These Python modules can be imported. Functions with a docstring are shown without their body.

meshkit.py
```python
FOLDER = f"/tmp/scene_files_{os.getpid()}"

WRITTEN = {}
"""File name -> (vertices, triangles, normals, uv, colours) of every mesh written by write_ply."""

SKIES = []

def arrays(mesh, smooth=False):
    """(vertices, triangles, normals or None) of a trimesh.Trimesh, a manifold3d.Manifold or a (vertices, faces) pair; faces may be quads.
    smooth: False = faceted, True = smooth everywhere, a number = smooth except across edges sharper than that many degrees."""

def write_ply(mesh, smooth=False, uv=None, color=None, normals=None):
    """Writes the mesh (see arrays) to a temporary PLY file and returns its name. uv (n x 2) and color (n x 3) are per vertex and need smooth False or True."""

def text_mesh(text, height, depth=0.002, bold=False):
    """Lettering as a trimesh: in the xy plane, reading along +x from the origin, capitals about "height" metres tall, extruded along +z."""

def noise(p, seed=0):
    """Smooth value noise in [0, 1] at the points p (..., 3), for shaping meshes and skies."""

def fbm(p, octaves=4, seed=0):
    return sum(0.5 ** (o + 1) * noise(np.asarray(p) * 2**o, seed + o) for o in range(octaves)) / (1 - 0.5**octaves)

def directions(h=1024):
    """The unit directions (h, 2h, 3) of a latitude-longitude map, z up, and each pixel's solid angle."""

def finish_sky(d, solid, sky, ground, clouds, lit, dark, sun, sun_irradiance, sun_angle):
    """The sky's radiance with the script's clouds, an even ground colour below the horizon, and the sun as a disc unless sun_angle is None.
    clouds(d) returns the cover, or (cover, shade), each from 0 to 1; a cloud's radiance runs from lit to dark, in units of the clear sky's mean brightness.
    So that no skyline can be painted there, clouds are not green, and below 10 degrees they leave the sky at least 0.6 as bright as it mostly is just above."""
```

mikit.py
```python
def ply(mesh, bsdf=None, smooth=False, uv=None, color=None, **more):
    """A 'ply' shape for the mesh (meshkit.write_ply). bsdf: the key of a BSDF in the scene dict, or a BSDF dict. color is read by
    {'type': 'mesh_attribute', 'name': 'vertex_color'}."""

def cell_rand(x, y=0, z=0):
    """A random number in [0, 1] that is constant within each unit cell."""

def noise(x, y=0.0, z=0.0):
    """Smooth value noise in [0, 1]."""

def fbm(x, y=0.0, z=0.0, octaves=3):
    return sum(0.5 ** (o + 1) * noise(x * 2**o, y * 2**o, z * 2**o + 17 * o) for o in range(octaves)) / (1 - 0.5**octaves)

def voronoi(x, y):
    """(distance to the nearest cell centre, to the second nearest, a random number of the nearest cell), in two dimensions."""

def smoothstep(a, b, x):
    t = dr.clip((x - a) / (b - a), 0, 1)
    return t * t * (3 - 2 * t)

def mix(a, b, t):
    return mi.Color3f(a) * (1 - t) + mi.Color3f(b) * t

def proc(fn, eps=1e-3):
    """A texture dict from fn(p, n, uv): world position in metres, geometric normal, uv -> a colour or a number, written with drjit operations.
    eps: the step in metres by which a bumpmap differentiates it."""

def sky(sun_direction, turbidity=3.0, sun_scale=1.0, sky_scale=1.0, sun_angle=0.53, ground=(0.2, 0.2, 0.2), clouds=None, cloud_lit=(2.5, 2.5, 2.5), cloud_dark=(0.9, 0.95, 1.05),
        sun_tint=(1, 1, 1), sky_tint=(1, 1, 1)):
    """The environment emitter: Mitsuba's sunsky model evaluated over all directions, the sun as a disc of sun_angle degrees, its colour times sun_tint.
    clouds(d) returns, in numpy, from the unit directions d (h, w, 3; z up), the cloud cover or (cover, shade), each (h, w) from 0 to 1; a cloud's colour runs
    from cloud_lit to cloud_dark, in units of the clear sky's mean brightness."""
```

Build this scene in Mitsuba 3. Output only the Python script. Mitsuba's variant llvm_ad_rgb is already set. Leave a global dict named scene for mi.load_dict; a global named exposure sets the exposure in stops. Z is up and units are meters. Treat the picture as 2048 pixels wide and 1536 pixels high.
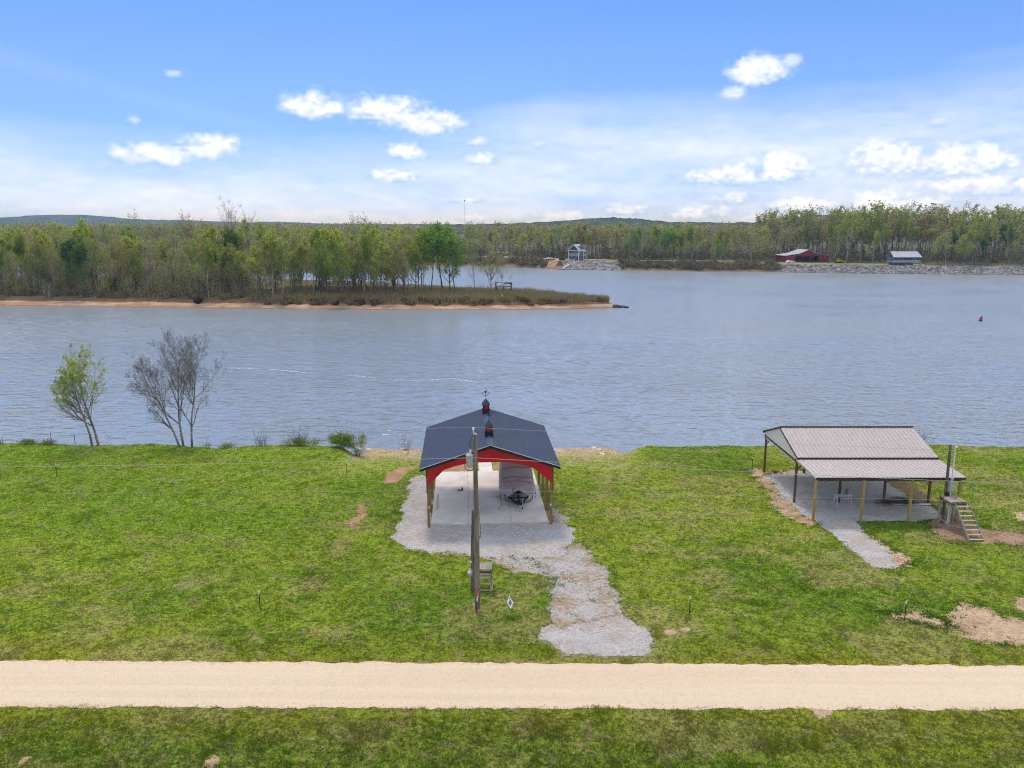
import math
import numpy as np
import trimesh
import shapely
from shapely.geometry import Polygon
from scipy.spatial import Delaunay
import drjit as dr
import mitsuba as mi
import mikit
import meshkit

T4 = mi.ScalarTransform4f
scene, labels = {}, {}

# ------------------------------------------------------------------ camera, sky, exposure
PITCH = math.atan(316 / 1560)
scene['camera'] = {'type': 'perspective', 'fov': 66.56, 'fov_axis': 'x', 'near_clip': 0.5, 'far_clip': 30000.0,
                   'to_world': T4().look_at(origin=[0, 0, 20], target=[0, math.cos(PITCH), 20 - math.sin(PITCH)], up=[0, 0, 1])}
exposure = 2.12
SUN_AZ, SUN_EL = math.radians(-15), math.radians(65)
SUN = (math.sin(SUN_AZ) * math.cos(SUN_EL), math.cos(SUN_AZ) * math.cos(SUN_EL), math.sin(SUN_EL))


def sky_clouds(d):
    """Fair weather cumulus (azimuth, elevation, half width, half height in degrees) and thin high cloud that thickens to the horizon."""
    az = np.degrees(np.arctan2(d[..., 0], d[..., 1]))
    el = np.degrees(np.arcsin(np.clip(d[..., 2], -1, 1)))
    puffs = [(*(-24.09, 4.42), 2.7, 0.75), (*(-20.35, 5.05), 2.2, 0.8), (*(-13.68, 7.91), 1.9, 0.85), (*(-8.65, 7.75), 2.6, 1.05), (*(-5.46, 6.95), 2.9, 0.85),
             (*(-7.35, 5.04), 1.5, 0.6), (*(-2.12, 4.57), 1.1, 0.5), (*(-8.44, 3.44), 2.0, 0.5), (*(16.77, 9.95), 2.1, 0.85), (*(18.70, 10.47), 0.75, 0.4),
             (*(14.95, 8.65), 0.8, 0.45), (*(18.20, 3.86), 2.5, 1.1), (*(15.47, 3.35), 3.4, 0.8), (*(24.75, 4.22), 3.0, 1.25), (*(28.45, 3.87), 4.2, 1.1),
             (*(19.80, 1.32), 2.3, 0.7), (*(3.09, 0.56), 2.4, 0.7), (*(16.96, 0.40), 1.7, 0.5), (*(25.85, 1.58), 4.0, 0.8), (*(30.21, 2.41), 4.0, 0.8),
             (*(13.08, 0.92), 2.4, 0.6), (*(-2.66, 0.53), 1.3, 0.35), (*(-2.43, 5.75), 0.9, 0.35), (*(1.90, 5.58), 0.6, 0.35), (*(8.05, 1.11), 1.8, 0.5),
             (*(-22.20, 9.45), 0.5, 0.22), (*(-24.83, 6.58), 0.5, 0.25), (*(27.54, 6.20), 0.6, 0.35), (*(15.55, 1.89), 1.6, 0.45), (*(-3.18, 1.75), 1.3, 0.25)]
    p = np.stack([az * 0.55, el * 0.95, az * 0], -1)
    rough = meshkit.fbm(p * 1.6, 5, 3) - 0.5
    fine = meshkit.fbm(p * 5.5, 4, 9) - 0.5
    cover = np.zeros_like(az)
    shade = np.zeros_like(az)
    wisp = meshkit.fbm(np.stack([az * 0.9, el * 3.2, az * 0], -1), 5, 14) - 0.5
    for a, e, w, h in puffs:
        dx, dy = (az - a) / (1.03 * w), (el - e) / (1.15 * h)
        r2 = dx * dx + np.where(dy < 0, dy * dy * 1.7, dy * dy)
        q = r2 + 1.35 * rough + 0.95 * fine
        c = np.clip((1.16 - q) / 1.05, 0, 1)
        c = c ** 0.8 * min(1.0, 0.25 + 0.6 * w)
        halo = np.clip((1.7 - r2 * 0.55 - 3.6 * wisp - 1.2 * rough) / 2.6, 0, 1) ** 2 * np.clip(2.4 - r2, 0, 1) * 0.5
        cover = np.maximum(cover, np.maximum(c, halo))
        shade = np.maximum(shade, np.clip(0.30 - 0.55 * dy + 1.6 * fine + 0.8 * rough, 0, 0.9) * (c > 0))
    far = np.abs(az) > 36                                   # the rest of the sky: scattered puffs of the same kind
    q = meshkit.fbm(np.stack([d[..., 0] / (d[..., 2] + 0.25), d[..., 1] / (d[..., 2] + 0.25), d[..., 2] * 0], -1) * 2.1, 5, 21)
    extra = np.clip((q - 0.46) / 0.12, 0, 1) * np.clip((el - 2) / 5, 0, 1)
    high = np.clip((el - 17) / 8, 0, 1)
    cover = np.maximum(cover, np.where(far, extra, extra * high))
    streak = meshkit.fbm(np.stack([az * 0.085, el * 0.55 + az * 0.012, az * 0], -1), 5, 5)
    line = np.interp(az, [-40, -25, -8, 2, 20, 36], [7.2, 6.0, 6.2, 8.4, 9.2, 10.2])
    veil = np.clip((line + 1.6 * (streak - 0.5) - el) / 4.5 + 0.06, 0, 1) ** 0.8 * 0.52 + np.clip((3.4 - el) / 4.5, 0, 1) * 0.25
    veil = veil * (0.55 + 1.2 * (streak - 0.2) + 0.6 * wisp) + 0.06 * np.clip((16 - el) / 8, 0, 1) * (el > 0)
    bandc = -0.23 * (az + 33) + 10.0
    veil = np.maximum(veil, 0.11 * np.exp(-((el - bandc) / 1.0) ** 2) * (az < -5) * (az > -60) * (0.5 + streak))
    veil = np.maximum(veil, 0.42 * np.exp(-((el - 5.25 - 0.004 * az) / 0.09) ** 2) * np.clip((az - 8) / 8, 0, 1) * np.clip((30 - az) / 8, 0, 1))
    veil = np.clip(veil, 0, 0.9)
    total = np.maximum(cover, veil)
    return total, np.clip(shade + np.where(veil > cover, 0.12, 0.0), 0, 1)


scene['sky'] = mikit.sky(SUN, turbidity=3.0, sun_scale=0.31, sky_scale=0.78, sun_angle=12.0, ground=(0.12, 0.13, 0.09), clouds=sky_clouds,
                         cloud_lit=(3.25, 3.28, 3.38), cloud_dark=(2.3, 2.55, 3.0), sky_tint=(0.66, 0.93, 1.42))

# ------------------------------------------------------------------ helpers
WATER = -2.2


def C(v):
    return mi.Color3f(*[float(x) for x in v])


def mat(name, fn_or_rgb, rough=0.8, spec=0.3, metallic=0.0, bump=None, bump_scale=1.0, eps=0.01, twosided=True, **kw):
    col = mikit.proc(fn_or_rgb) if callable(fn_or_rgb) else {'type': 'rgb', 'value': list(fn_or_rgb)}
    b = {'type': 'principled', 'base_color': col, 'roughness': rough, 'specular': spec, 'metallic': metallic, **kw}
    if bump:
        b = {'type': 'bumpmap', 'arbitrary': mikit.proc(bump, eps), 'scale': bump_scale, 'bsdf': b}
    if twosided:
        b = {'type': 'twosided', 'bsdf': b}
    scene[name] = b
    return name


def grain(name, c1, c2, sc=(3, 3, 3), octv=3, lo=0.3, hi=0.7, **kw):
    return mat(name, lambda p, n, uv: mikit.mix(C(c1), C(c2), mikit.smoothstep(lo, hi, mikit.fbm(p.x * sc[0], p.y * sc[1], p.z * sc[2], octv))), **kw)


def leafmat(name, c1, c2, c3, trans=1.0, patch=0.09, sat=1.0):
    """Leaves: from plant to plant between c1 and c2, leaf by leaf towards c3."""
    def fn(p, n, uv):
        a = mikit.smoothstep(0.25, 0.75, mikit.noise(p.x * patch, p.y * patch, 3.0))
        b = mikit.noise(p.x * 2.3, p.y * 2.3, p.z * 2.3)
        return mikit.mix(mikit.mix(C(c1), C(c2), a), C(c3), 0.55 * b * b)
    scene[name] = {'type': 'principledthin', 'base_color': mikit.proc(fn), 'roughness': 0.7, 'diff_trans': trans, 'spec_trans': 0.0, 'eta': 1.08}
    return name


def num(key):
    if key not in scene and key not in labels:
        return key
    i = 1
    while f'{key}_{i:03d}' in scene or f'{key}_{i:03d}' in labels:
        i += 1
    return f'{key}_{i:03d}'


def thing(name, label, cat, group=None, kind=None):
    key = num(name)
    labels[key] = {'label': label, 'category': cat}
    if group:
        labels[key]['group'] = group
    if kind:
        labels[key]['kind'] = kind
    return key


def add(key, mesh, bsdf, tr=None, smooth=False):
    if isinstance(mesh, list):
        mesh = trimesh.util.concatenate(mesh)
    more = {'to_world': tr} if tr is not None else {}
    scene[key] = mikit.ply(mesh, bsdf, smooth=smooth, **more)
    return key


def part(parent, name, mesh, bsdf, tr=None, smooth=False, label=None):
    base = f'{parent}__{name}'
    key, i = base, 0
    while key in scene:
        i += 1
        key = f'{base}_{i:03d}'
    add(key, mesh, bsdf, tr, smooth)
    if label:
        labels[key] = {'label': label}
    return key


def solo(name, label, cat, mesh, bsdf, group=None, tr=None, smooth=False, kind=None):
    key = thing(name, label, cat, group, kind)
    return add(key, mesh, bsdf, tr, smooth)


def structure(name, mesh, bsdf, smooth=False, label=None, cat=None):
    labels[name] = {'kind': 'structure', 'label': label or name.replace('_', ' '), 'category': cat or name.replace('_', ' ')}
    return add(name, mesh, bsdf, smooth=smooth)


def box(c, s):
    m = trimesh.creation.box(extents=s)
    m.apply_translation(c)
    return m


def beam(p, q, w, h=None, up=(0, 0, 1)):
    """A squared timber from p to q, w wide and h deep."""
    p, q = np.array(p, float), np.array(q, float)
    h = h or w
    L = np.linalg.norm(q - p)
    z = (q - p) / L
    x = np.cross(up if abs(np.dot(z, up)) < 0.98 else (0, 1, 0), z)
    x /= np.linalg.norm(x)
    y = np.cross(z, x)
    m = trimesh.creation.box(extents=(w, h, L))
    M = np.eye(4)
    M[:3, 0], M[:3, 1], M[:3, 2], M[:3, 3] = x, y, z, (p + q) / 2
    m.apply_transform(M)
    return m


def rod(pts, r, sides=8):
    """A round bar through the points; r one radius or one per point."""
    p = np.asarray(pts, float)
    r = np.broadcast_to(r, (len(p),))
    t = np.gradient(p, axis=0)
    t /= np.linalg.norm(t, axis=1, keepdims=True)
    ref = np.array([0, 0, 1.0]) if abs(t[:, 2]).max() < 0.9 else np.array([0.3, 1.0, 0.02])
    a = np.cross(t, ref)
    a /= np.linalg.norm(a, axis=1, keepdims=True)
    b = np.cross(t, a)
    g = np.arange(sides) * 2 * np.pi / sides
    v = (p[:, None] + r[:, None, None] * (np.cos(g)[None, :, None] * a[:, None] + np.sin(g)[None, :, None] * b[:, None])).reshape(-1, 3)
    n = len(p)
    i, j = np.meshgrid(np.arange(n - 1), np.arange(sides), indexing='ij')
    q = np.stack([i * sides + j, (i + 1) * sides + j, (i + 1) * sides + (j + 1) % sides, i * sides + (j + 1) % sides], -1).reshape(-1, 4)
    f = np.vstack([q[:, [0, 1, 2]], q[:, [0, 2, 3]]])
    c0, c1 = len(v), len(v) + 1
    v = np.vstack([v, p[0], p[-1]])
    k = np.arange(sides)
    f = np.vstack([f, np.stack([k * 0 + c0, k, (k + 1) % sides], 1), np.stack([k * 0 + c1, (n - 1) * sides + (k + 1) % sides, (n - 1) * sides + k], 1)])
    return trimesh.Trimesh(v, f, process=False)


def lathe(profile, sides=16, at=(0, 0, 0)):
    m = trimesh.creation.revolve(np.array(profile), sections=sides)
    m.apply_translation(at)
    return m


def slab_poly(poly, y0, y1):
    """A polygon in x-z, extruded along y from y0 to y1."""
    m = trimesh.creation.extrude_polygon(Polygon(poly), y1 - y0, engine='earcut')
    m.apply_transform(np.array([[1, 0, 0, 0], [0, 0, -1, y1], [0, 1, 0, 0], [0, 0, 0, 1.0]]))
    return m


def rotz(a, loc=(0, 0, 0)):
    return T4().translate(list(loc)).rotate([0, 0, 1], math.degrees(a))


def lump(rng, r, squash=(1, 1, 0.6), sub=1, rough=0.25):
    m = trimesh.creation.icosphere(subdivisions=sub, radius=1.0)
    n = rng.uniform(1 - rough, 1 + rough, len(m.vertices))[:, None]
    m.vertices = m.vertices * n * np.array(squash) * r
    m.apply_transform(trimesh.transformations.rotation_matrix(rng.uniform(0, 6.28), [0, 0, 1]))
    return m


def many(tmpl_v, tmpl_f, pos, scale, rot, tilt=None):
    """Many copies of one small template as one mesh: pos (n,3), scale (n,3), rot about z (n)."""
    v = tmpl_v[None] * scale[:, None, :]
    c, s = np.cos(rot)[:, None], np.sin(rot)[:, None]
    x = v[..., 0] * c - v[..., 1] * s
    y = v[..., 0] * s + v[..., 1] * c
    z = v[..., 2]
    if tilt is not None:
        x = x + z * tilt[:, 0:1]
        y = y + z * tilt[:, 1:2]
    out = np.stack([x, y, z], -1) + pos[:, None]
    f = tmpl_f[None] + (np.arange(len(pos)) * len(tmpl_v))[:, None, None]
    return trimesh.Trimesh(out.reshape(-1, 3), f.reshape(-1, 3), process=False)


# ------------------------------------------------------------------ near bank: the lawn and its edge
EDGE_U = [(-67.26, 71.13), (-48.37, 71.13), (-43.65, 71.13), (-38.57, 70.44), (-34.04, 70.79), (-29.07, 70.10), (-26.96, 69.43), (-24.52, 70.44), (-19.98, 70.96), (-15.60, 70.27), (-14.44, 69.60), (-10.20, 68.45), (-1.09, 68.13), (9.51, 69.43), (11.02, 70.27), (12.89, 70.27), (22.23, 70.27), (31.57, 70.27), (40.06, 70.44), (47.49, 69.77), (63.82, 69.77)]
EDGE = np.array(EDGE_U)


def edge_y(x):
    return np.interp(x, EDGE[:, 0], EDGE[:, 1]) + 0.5 * (meshkit.noise(np.stack([x * 0.6, x * 0, x * 0], -1), 4) - 0.5)


def mid_w(x):
    """1 where the bank slopes down to the water as a ramp of sand, 0 where it ends in a grassy edge."""
    a = np.clip((x + 16.2) / 2.2, 0, 1)
    b = np.clip((13.2 - x) / 3.4, 0, 1)
    return a * a * (3 - 2 * a) * b * b * (3 - 2 * b)


def h(x, y):
    x, y = np.asarray(x, float), np.asarray(y, float)
    p = np.stack([x / 9, y / 7, x * 0], -1)
    und = 0.22 * (meshkit.noise(p, 2) - 0.5) * np.clip((y - 34.5) / 3, 0, 1) * np.clip((np.abs(x - 2.5) - 8.5) / 4, 0, 1) * np.clip((np.abs(x - 26) - 8) / 3, 0.0, 1)
    e = edge_y(x)
    steep = np.interp(y - e, [-60, -1.2, 0, 0.6, 3.2, 12], [0, 0, -0.12, -0.5, -2.9, -4.5])
    ramp = np.interp(y, [0, 61.5, 66, 71, 76.6, 79, 90], [0, 0, -0.35, -1.15, -2.22, -2.7, -4.5]) + 0.12 * (meshkit.noise(np.stack([x / 1.7, y / 1.7, x * 0], -1), 8) - 0.5) * np.clip((y - 62) / 4, 0, 1)
    w = mid_w(x)
    front = np.interp(y, [-60, 5, 26, 29], [-0.6, -0.4, -0.12, 0])
    return und + steep * (1 - w) + ramp * w + front


def grid_mesh(xs, ys, zf):
    X, Y = np.meshgrid(xs, ys, indexing='xy')
    v = np.stack([X, Y, zf(X, Y)], -1).reshape(-1, 3)
    nx, ny = len(xs), len(ys)
    i, j = np.meshgrid(np.arange(ny - 1), np.arange(nx - 1), indexing='ij')
    a = i * nx + j
    f = np.vstack([np.stack([a, a + 1, a + nx + 1], -1).reshape(-1, 3), np.stack([a, a + nx + 1, a + nx], -1).reshape(-1, 3)])
    return trimesh.Trimesh(v, f, process=False)


def lawn_colour(p, n, uv):
    """Grass by place: lush, yellow-green and dry straw in patches a few metres across, with mottling down to a hand's width."""
    big = mikit.fbm(p.x * 0.11 + 3.1, p.y * 0.16 + 1.7, 0.0, 3)
    mid = mikit.fbm(p.x * 0.7, p.y * 1.0, 5.0, 3)
    fine = mikit.fbm(p.x * 3.1, p.y * 4.2, 9.0, 3)
    left = mikit.smoothstep(4.0, -22.0, p.x) * mikit.smoothstep(36.0, 52.0, p.y)
    c = mikit.mix(C((0.135, 0.215, 0.022)), C((0.235, 0.285, 0.036)), mikit.smoothstep(0.35, 0.65, big + 0.25 * (mid - 0.5)))
    c = mikit.mix(c, C((0.095, 0.19, 0.016)), mikit.smoothstep(0.5, 0.78, mid) * 0.55)
    c = mikit.mix(c, C((0.19, 0.29, 0.022)), 0.5 * left)
    verge = mikit.smoothstep(3.4, 0.2, dr.abs(p.y - 31.4) - 1.8 + 2.0 * (mid - 0.5))
    c = mikit.mix(c, C((0.27, 0.255, 0.036)), 0.6 * verge)
    dry = mikit.smoothstep(0.53, 0.68, mikit.fbm(p.x * 0.33 + 9.0, p.y * 0.5 + 4.0, 2.0, 4) + 0.12 * (fine - 0.5)) * (1 - 0.65 * left)
    c = mikit.mix(c, C((0.33, 0.29, 0.15)), 0.6 * dry)
    c = mikit.mix(c, C((0.31, 0.345, 0.06)), mikit.smoothstep(0.55, 0.8, fine) * 0.3)
    south = mikit.smoothstep(29.6, 28.4, p.y + 1.4 * (mid - 0.5))
    c = mikit.mix(c, mikit.mix(C((0.10, 0.13, 0.018)), C((0.17, 0.15, 0.06)), mikit.smoothstep(0.35, 0.65, mikit.fbm(p.x * 0.8, p.y * 1.2, 21.0, 3))), 0.35 * south)
    along = (p.x - -10.37) * -0.0788 + (p.y - 55.76) * -0.9969
    aside = dr.abs((p.x - -10.37) * -0.9969 - (p.y - 55.76) * -0.0788)
    worn = mikit.smoothstep(1.3, 0.1, aside + 1.6 * (mid - 0.5)) * mikit.smoothstep(-0.5, 1.0, along) * mikit.smoothstep(17.15, 15.15, along) * mikit.smoothstep(0.42, 0.62, mikit.fbm(p.x * 1.3, p.y * 1.3, 31.0, 3))
    c = mikit.mix(c, C((0.30, 0.235, 0.14)), 0.65 * worn)
    speck = mikit.noise(p.x * 11.0, p.y * 13.0, 3.0)
    straw = mikit.smoothstep(0.72, 0.9, mikit.noise(p.x * 8.0 + 5.0, p.y * 9.0, 7.0))
    c = mikit.mix(c, C((0.34, 0.32, 0.16)), 0.4 * straw)
    return c * mi.Color3f(1.14, 1.23, 0.82) * (0.72 + 0.26 * fine + 0.36 * speck)


def soil_under(p, n, uv):
    c = lawn_colour(p, n, uv)
    fine = mikit.fbm(p.x * 5.0, p.y * 6.5, 1.0, 3)
    c = mikit.mix(c * 0.8, C((0.06, 0.07, 0.022)), mikit.smoothstep(0.55, 0.72, fine) * 0.75)
    c = mikit.mix(c, C((0.26, 0.20, 0.12)), mikit.smoothstep(0.6, 0.75, mikit.fbm(p.x * 1.6, p.y * 2.2, 4.0, 3)) * 0.5)
    sand = mikit.smoothstep(-0.25, -1.3, p.z + 0.5 * (mikit.fbm(p.x * 0.8, p.y * 0.8, 7.0, 3) - 0.5)) * 0.9
    return mikit.mix(c, mikit.mix(C((0.46, 0.35, 0.23)), C((0.33, 0.23, 0.15)), mikit.fbm(p.x * 1.1, p.y * 2.5, 0.0, 3)), sand)


mat('lawn_soil', soil_under, rough=0.95, spec=0.1, bump=lambda p, n, uv: mikit.fbm(p.x * 6, p.y * 6, 0.0, 3), bump_scale=0.05, eps=0.02)
xs = np.unique(np.concatenate([np.linspace(-700, -70, 16), np.linspace(-70, 70, 351), np.linspace(70, 700, 16)]))
ys = np.unique(np.concatenate([np.linspace(-300, 14, 14), np.linspace(14, 24, 11), np.linspace(24, 64, 101), np.linspace(64, 80, 81), np.linspace(80, 90, 4)]))
structure('ground', grid_mesh(xs, ys, h), 'lawn_soil', smooth=True, label='grassy river bank lot, patchy green lawn', cat='ground')

# ------------------------------------------------------------------ sheets on the ground: road, gravel, dirt
RNG = np.random.default_rng(11)


def ragged(pts, step=0.13, amp=0.22, seed=0):
    poly = Polygon(pts).buffer(0)
    ring = poly.exterior
    n = max(12, int(ring.length / step))
    out = np.array([ring.interpolate(i / n, normalized=True).coords[0] for i in range(n)])
    q = np.stack([out[:, 0] * 0.9, out[:, 1] * 0.9, out[:, 0] * 0 + seed], -1)
    q2 = q * 3.1
    out = out + amp * np.stack([2 * meshkit.fbm(q, 3, 1) - 1, 2 * meshkit.fbm(q, 3, 2) - 1], -1) * 1.6 + 0.45 * amp * np.stack([2 * meshkit.noise(q2, 5) - 1, 2 * meshkit.noise(q2, 6) - 1], -1) + 0.09 * min(1, 4 * amp) * np.stack([2 * meshkit.noise(q * 9, 7) - 1, 2 * meshkit.noise(q * 9, 8) - 1], -1)
    p = Polygon(out).buffer(0)
    return max(p.geoms, key=lambda g: g.area) if hasattr(p, 'geoms') else p


def sheet(poly, off, step=0.45, hfun=h, dome=0.0):
    b = np.array(poly.exterior.coords)[:-1]
    x0, y0, x1, y1 = poly.bounds
    X, Y = np.meshgrid(np.arange(x0, x1, step), np.arange(y0, y1, step))
    g = np.stack([X.ravel(), Y.ravel()], -1) + 0.013
    g = g[shapely.contains_xy(poly.buffer(-0.3 * step), g[:, 0], g[:, 1])]
    pts = np.vstack([b, g])
    tri = Delaunay(pts).simplices
    cen = pts[tri].mean(1)
    tri = tri[shapely.contains_xy(poly, cen[:, 0], cen[:, 1])]
    v = np.column_stack([pts, hfun(pts[:, 0], pts[:, 1]) + off])
    if dome:
        dist = shapely.distance(poly.exterior, shapely.points(pts))
        v[:, 2] += dome * np.sqrt(np.clip(dist, 0, None))
    a = np.cross(v[tri[:, 1]] - v[tri[:, 0]], v[tri[:, 2]] - v[tri[:, 0]])[:, 2]
    tri[a < 0] = tri[a < 0][:, ::-1]
    return trimesh.Trimesh(v, tri, process=False)


def stones(p, s, seed=0.0):
    f1, f2, r = mikit.voronoi(p.x * s + seed, p.y * s)
    return f1, f2, r


def gravel_colour(a, b, straw):
    def fn(p, n, uv):
        f1, f2, r = stones(p, 17.0)
        c = mikit.mix(C(a), C(b), r * 0.8 + 0.4 * (mikit.fbm(p.x * 1.3, p.y * 1.3, 0.0, 3) - 0.4))
        m = mikit.fbm(p.x * 0.75 + 5, p.y * 0.9, 3.0, 4)
        f = mikit.fbm(p.x * 5.5, p.y * 7.5, 1.0, 3)
        t = mikit.smoothstep(0.49 - 0.07 * straw, 0.60, 0.5 * m + 0.5 * f)
        return mikit.mix(c, mikit.mix(C((0.44, 0.34, 0.24)), C((0.30, 0.22, 0.14)), f), straw * t)
    return fn


def gravel_bump(p, n, uv):
    f1, f2, r = stones(p, 17.0)
    return mikit.smoothstep(0.0, 0.5, f2 - f1) * (0.5 + 0.5 * r)


mat('gravel_clean', gravel_colour((0.37, 0.365, 0.36), (0.60, 0.59, 0.57), 0.45), rough=0.9, spec=0.2, bump=gravel_bump, bump_scale=0.016, eps=0.006)
mat('gravel_mixed', gravel_colour((0.34, 0.33, 0.325), (0.56, 0.54, 0.52), 0.95), rough=0.9, spec=0.2, bump=gravel_bump, bump_scale=0.016, eps=0.006)


def road_colour(p, n, uv):
    lane = mikit.fbm(p.x * 0.07, (p.y + 0.0085 * p.x) * 3.4, 0.0, 4)
    f = mikit.fbm(p.x * 7, p.y * 9, 2.0, 3)
    f1, f2, r = stones(p, 26.0)
    c = mikit.mix(C((0.65, 0.53, 0.375)), C((0.69, 0.575, 0.425)), mikit.smoothstep(0.25, 0.75, lane))
    c = mikit.mix(c, C((0.46, 0.35, 0.24)), mikit.smoothstep(0.55, 0.75, f) * 0.16)
    return c * (0.94 + 0.12 * r)


mat('road_dirt', road_colour, rough=0.95, spec=0.1, bump=lambda p, n, uv: mikit.fbm(p.x * 2.0, p.y * 9, 0.0, 4), bump_scale=0.016, eps=0.02)


def dirt_colour(a, b, c3):
    def fn(p, n, uv):
        m = mikit.fbm(p.x * 0.8, p.y * 1.1, 6.0, 4)
        f = mikit.fbm(p.x * 6, p.y * 8, 2.0, 3)
        c = mikit.mix(C(a), C(b), mikit.smoothstep(0.35, 0.65, m))
        return mikit.mix(c, C(c3), mikit.smoothstep(0.5, 0.72, f) * 0.6)
    return fn


dbump = lambda p, n, uv: mikit.fbm(p.x * 4, p.y * 4, 0.0, 4)
mat('dirt_tan', dirt_colour((0.42, 0.30, 0.19), (0.50, 0.38, 0.25), (0.30, 0.20, 0.12)), rough=0.95, spec=0.1, bump=dbump, bump_scale=0.07, eps=0.02)
mat('dirt_brown', dirt_colour((0.25, 0.165, 0.11), (0.34, 0.235, 0.16), (0.18, 0.12, 0.075)), rough=0.95, spec=0.1, bump=dbump, bump_scale=0.06, eps=0.02)
mat('dirt_red', dirt_colour((0.34, 0.20, 0.12), (0.40, 0.26, 0.16), (0.25, 0.15, 0.09)), rough=0.95, spec=0.1, bump=dbump, bump_scale=0.06, eps=0.02)

def road_mesh():
    xs = np.concatenate([[-700], np.arange(-60, 60.1, 0.15), [700]])
    t = np.array([0, 0.02, 0.12, 0.3, 0.5, 0.7, 0.88, 0.98, 1])
    up = np.array([0, 0.02, 0.035, 0.02, 0.05, 0.02, 0.035, 0.02, 0])
    top = np.array([33.3 - 0.0085 * (x + 24) + (0.1 * (meshkit.noise(np.array([x * 0.8, 0, 0]), 1) - 0.5) + 0.16 * (meshkit.noise(np.array([x * 2.9, 5, 0]), 1) - 0.5) + 0.08 * (meshkit.noise(np.array([x * 0.13, 3, 0]), 1) - 0.5)) for x in xs])
    bot = np.array([29.72 - 0.0052 * (x + 24) + 0.1 * (meshkit.noise(np.array([x * 0.9, 7, 0]), 1) - 0.5) + 0.16 * (meshkit.noise(np.array([x * 2.9, 9, 0]), 1) - 0.5) for x in xs])
    Y = bot[:, None] + (top - bot)[:, None] * t[None]
    X = np.repeat(xs[:, None], len(t), 1)
    Z = h(X, Y) + 0.012 + up[None]
    n, k = X.shape
    i, j = np.meshgrid(np.arange(n - 1), np.arange(k - 1), indexing='ij')
    a = i * k + j
    f = np.vstack([np.stack([a, a + k, a + k + 1], -1).reshape(-1, 3), np.stack([a, a + k + 1, a + 1], -1).reshape(-1, 3)])
    return trimesh.Trimesh(np.stack([X, Y, Z], -1).reshape(-1, 3), f, process=False)


structure('road', road_mesh(), 'road_dirt', smooth=True, label='straight tan dirt road crossing the foreground', cat='road')

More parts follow.
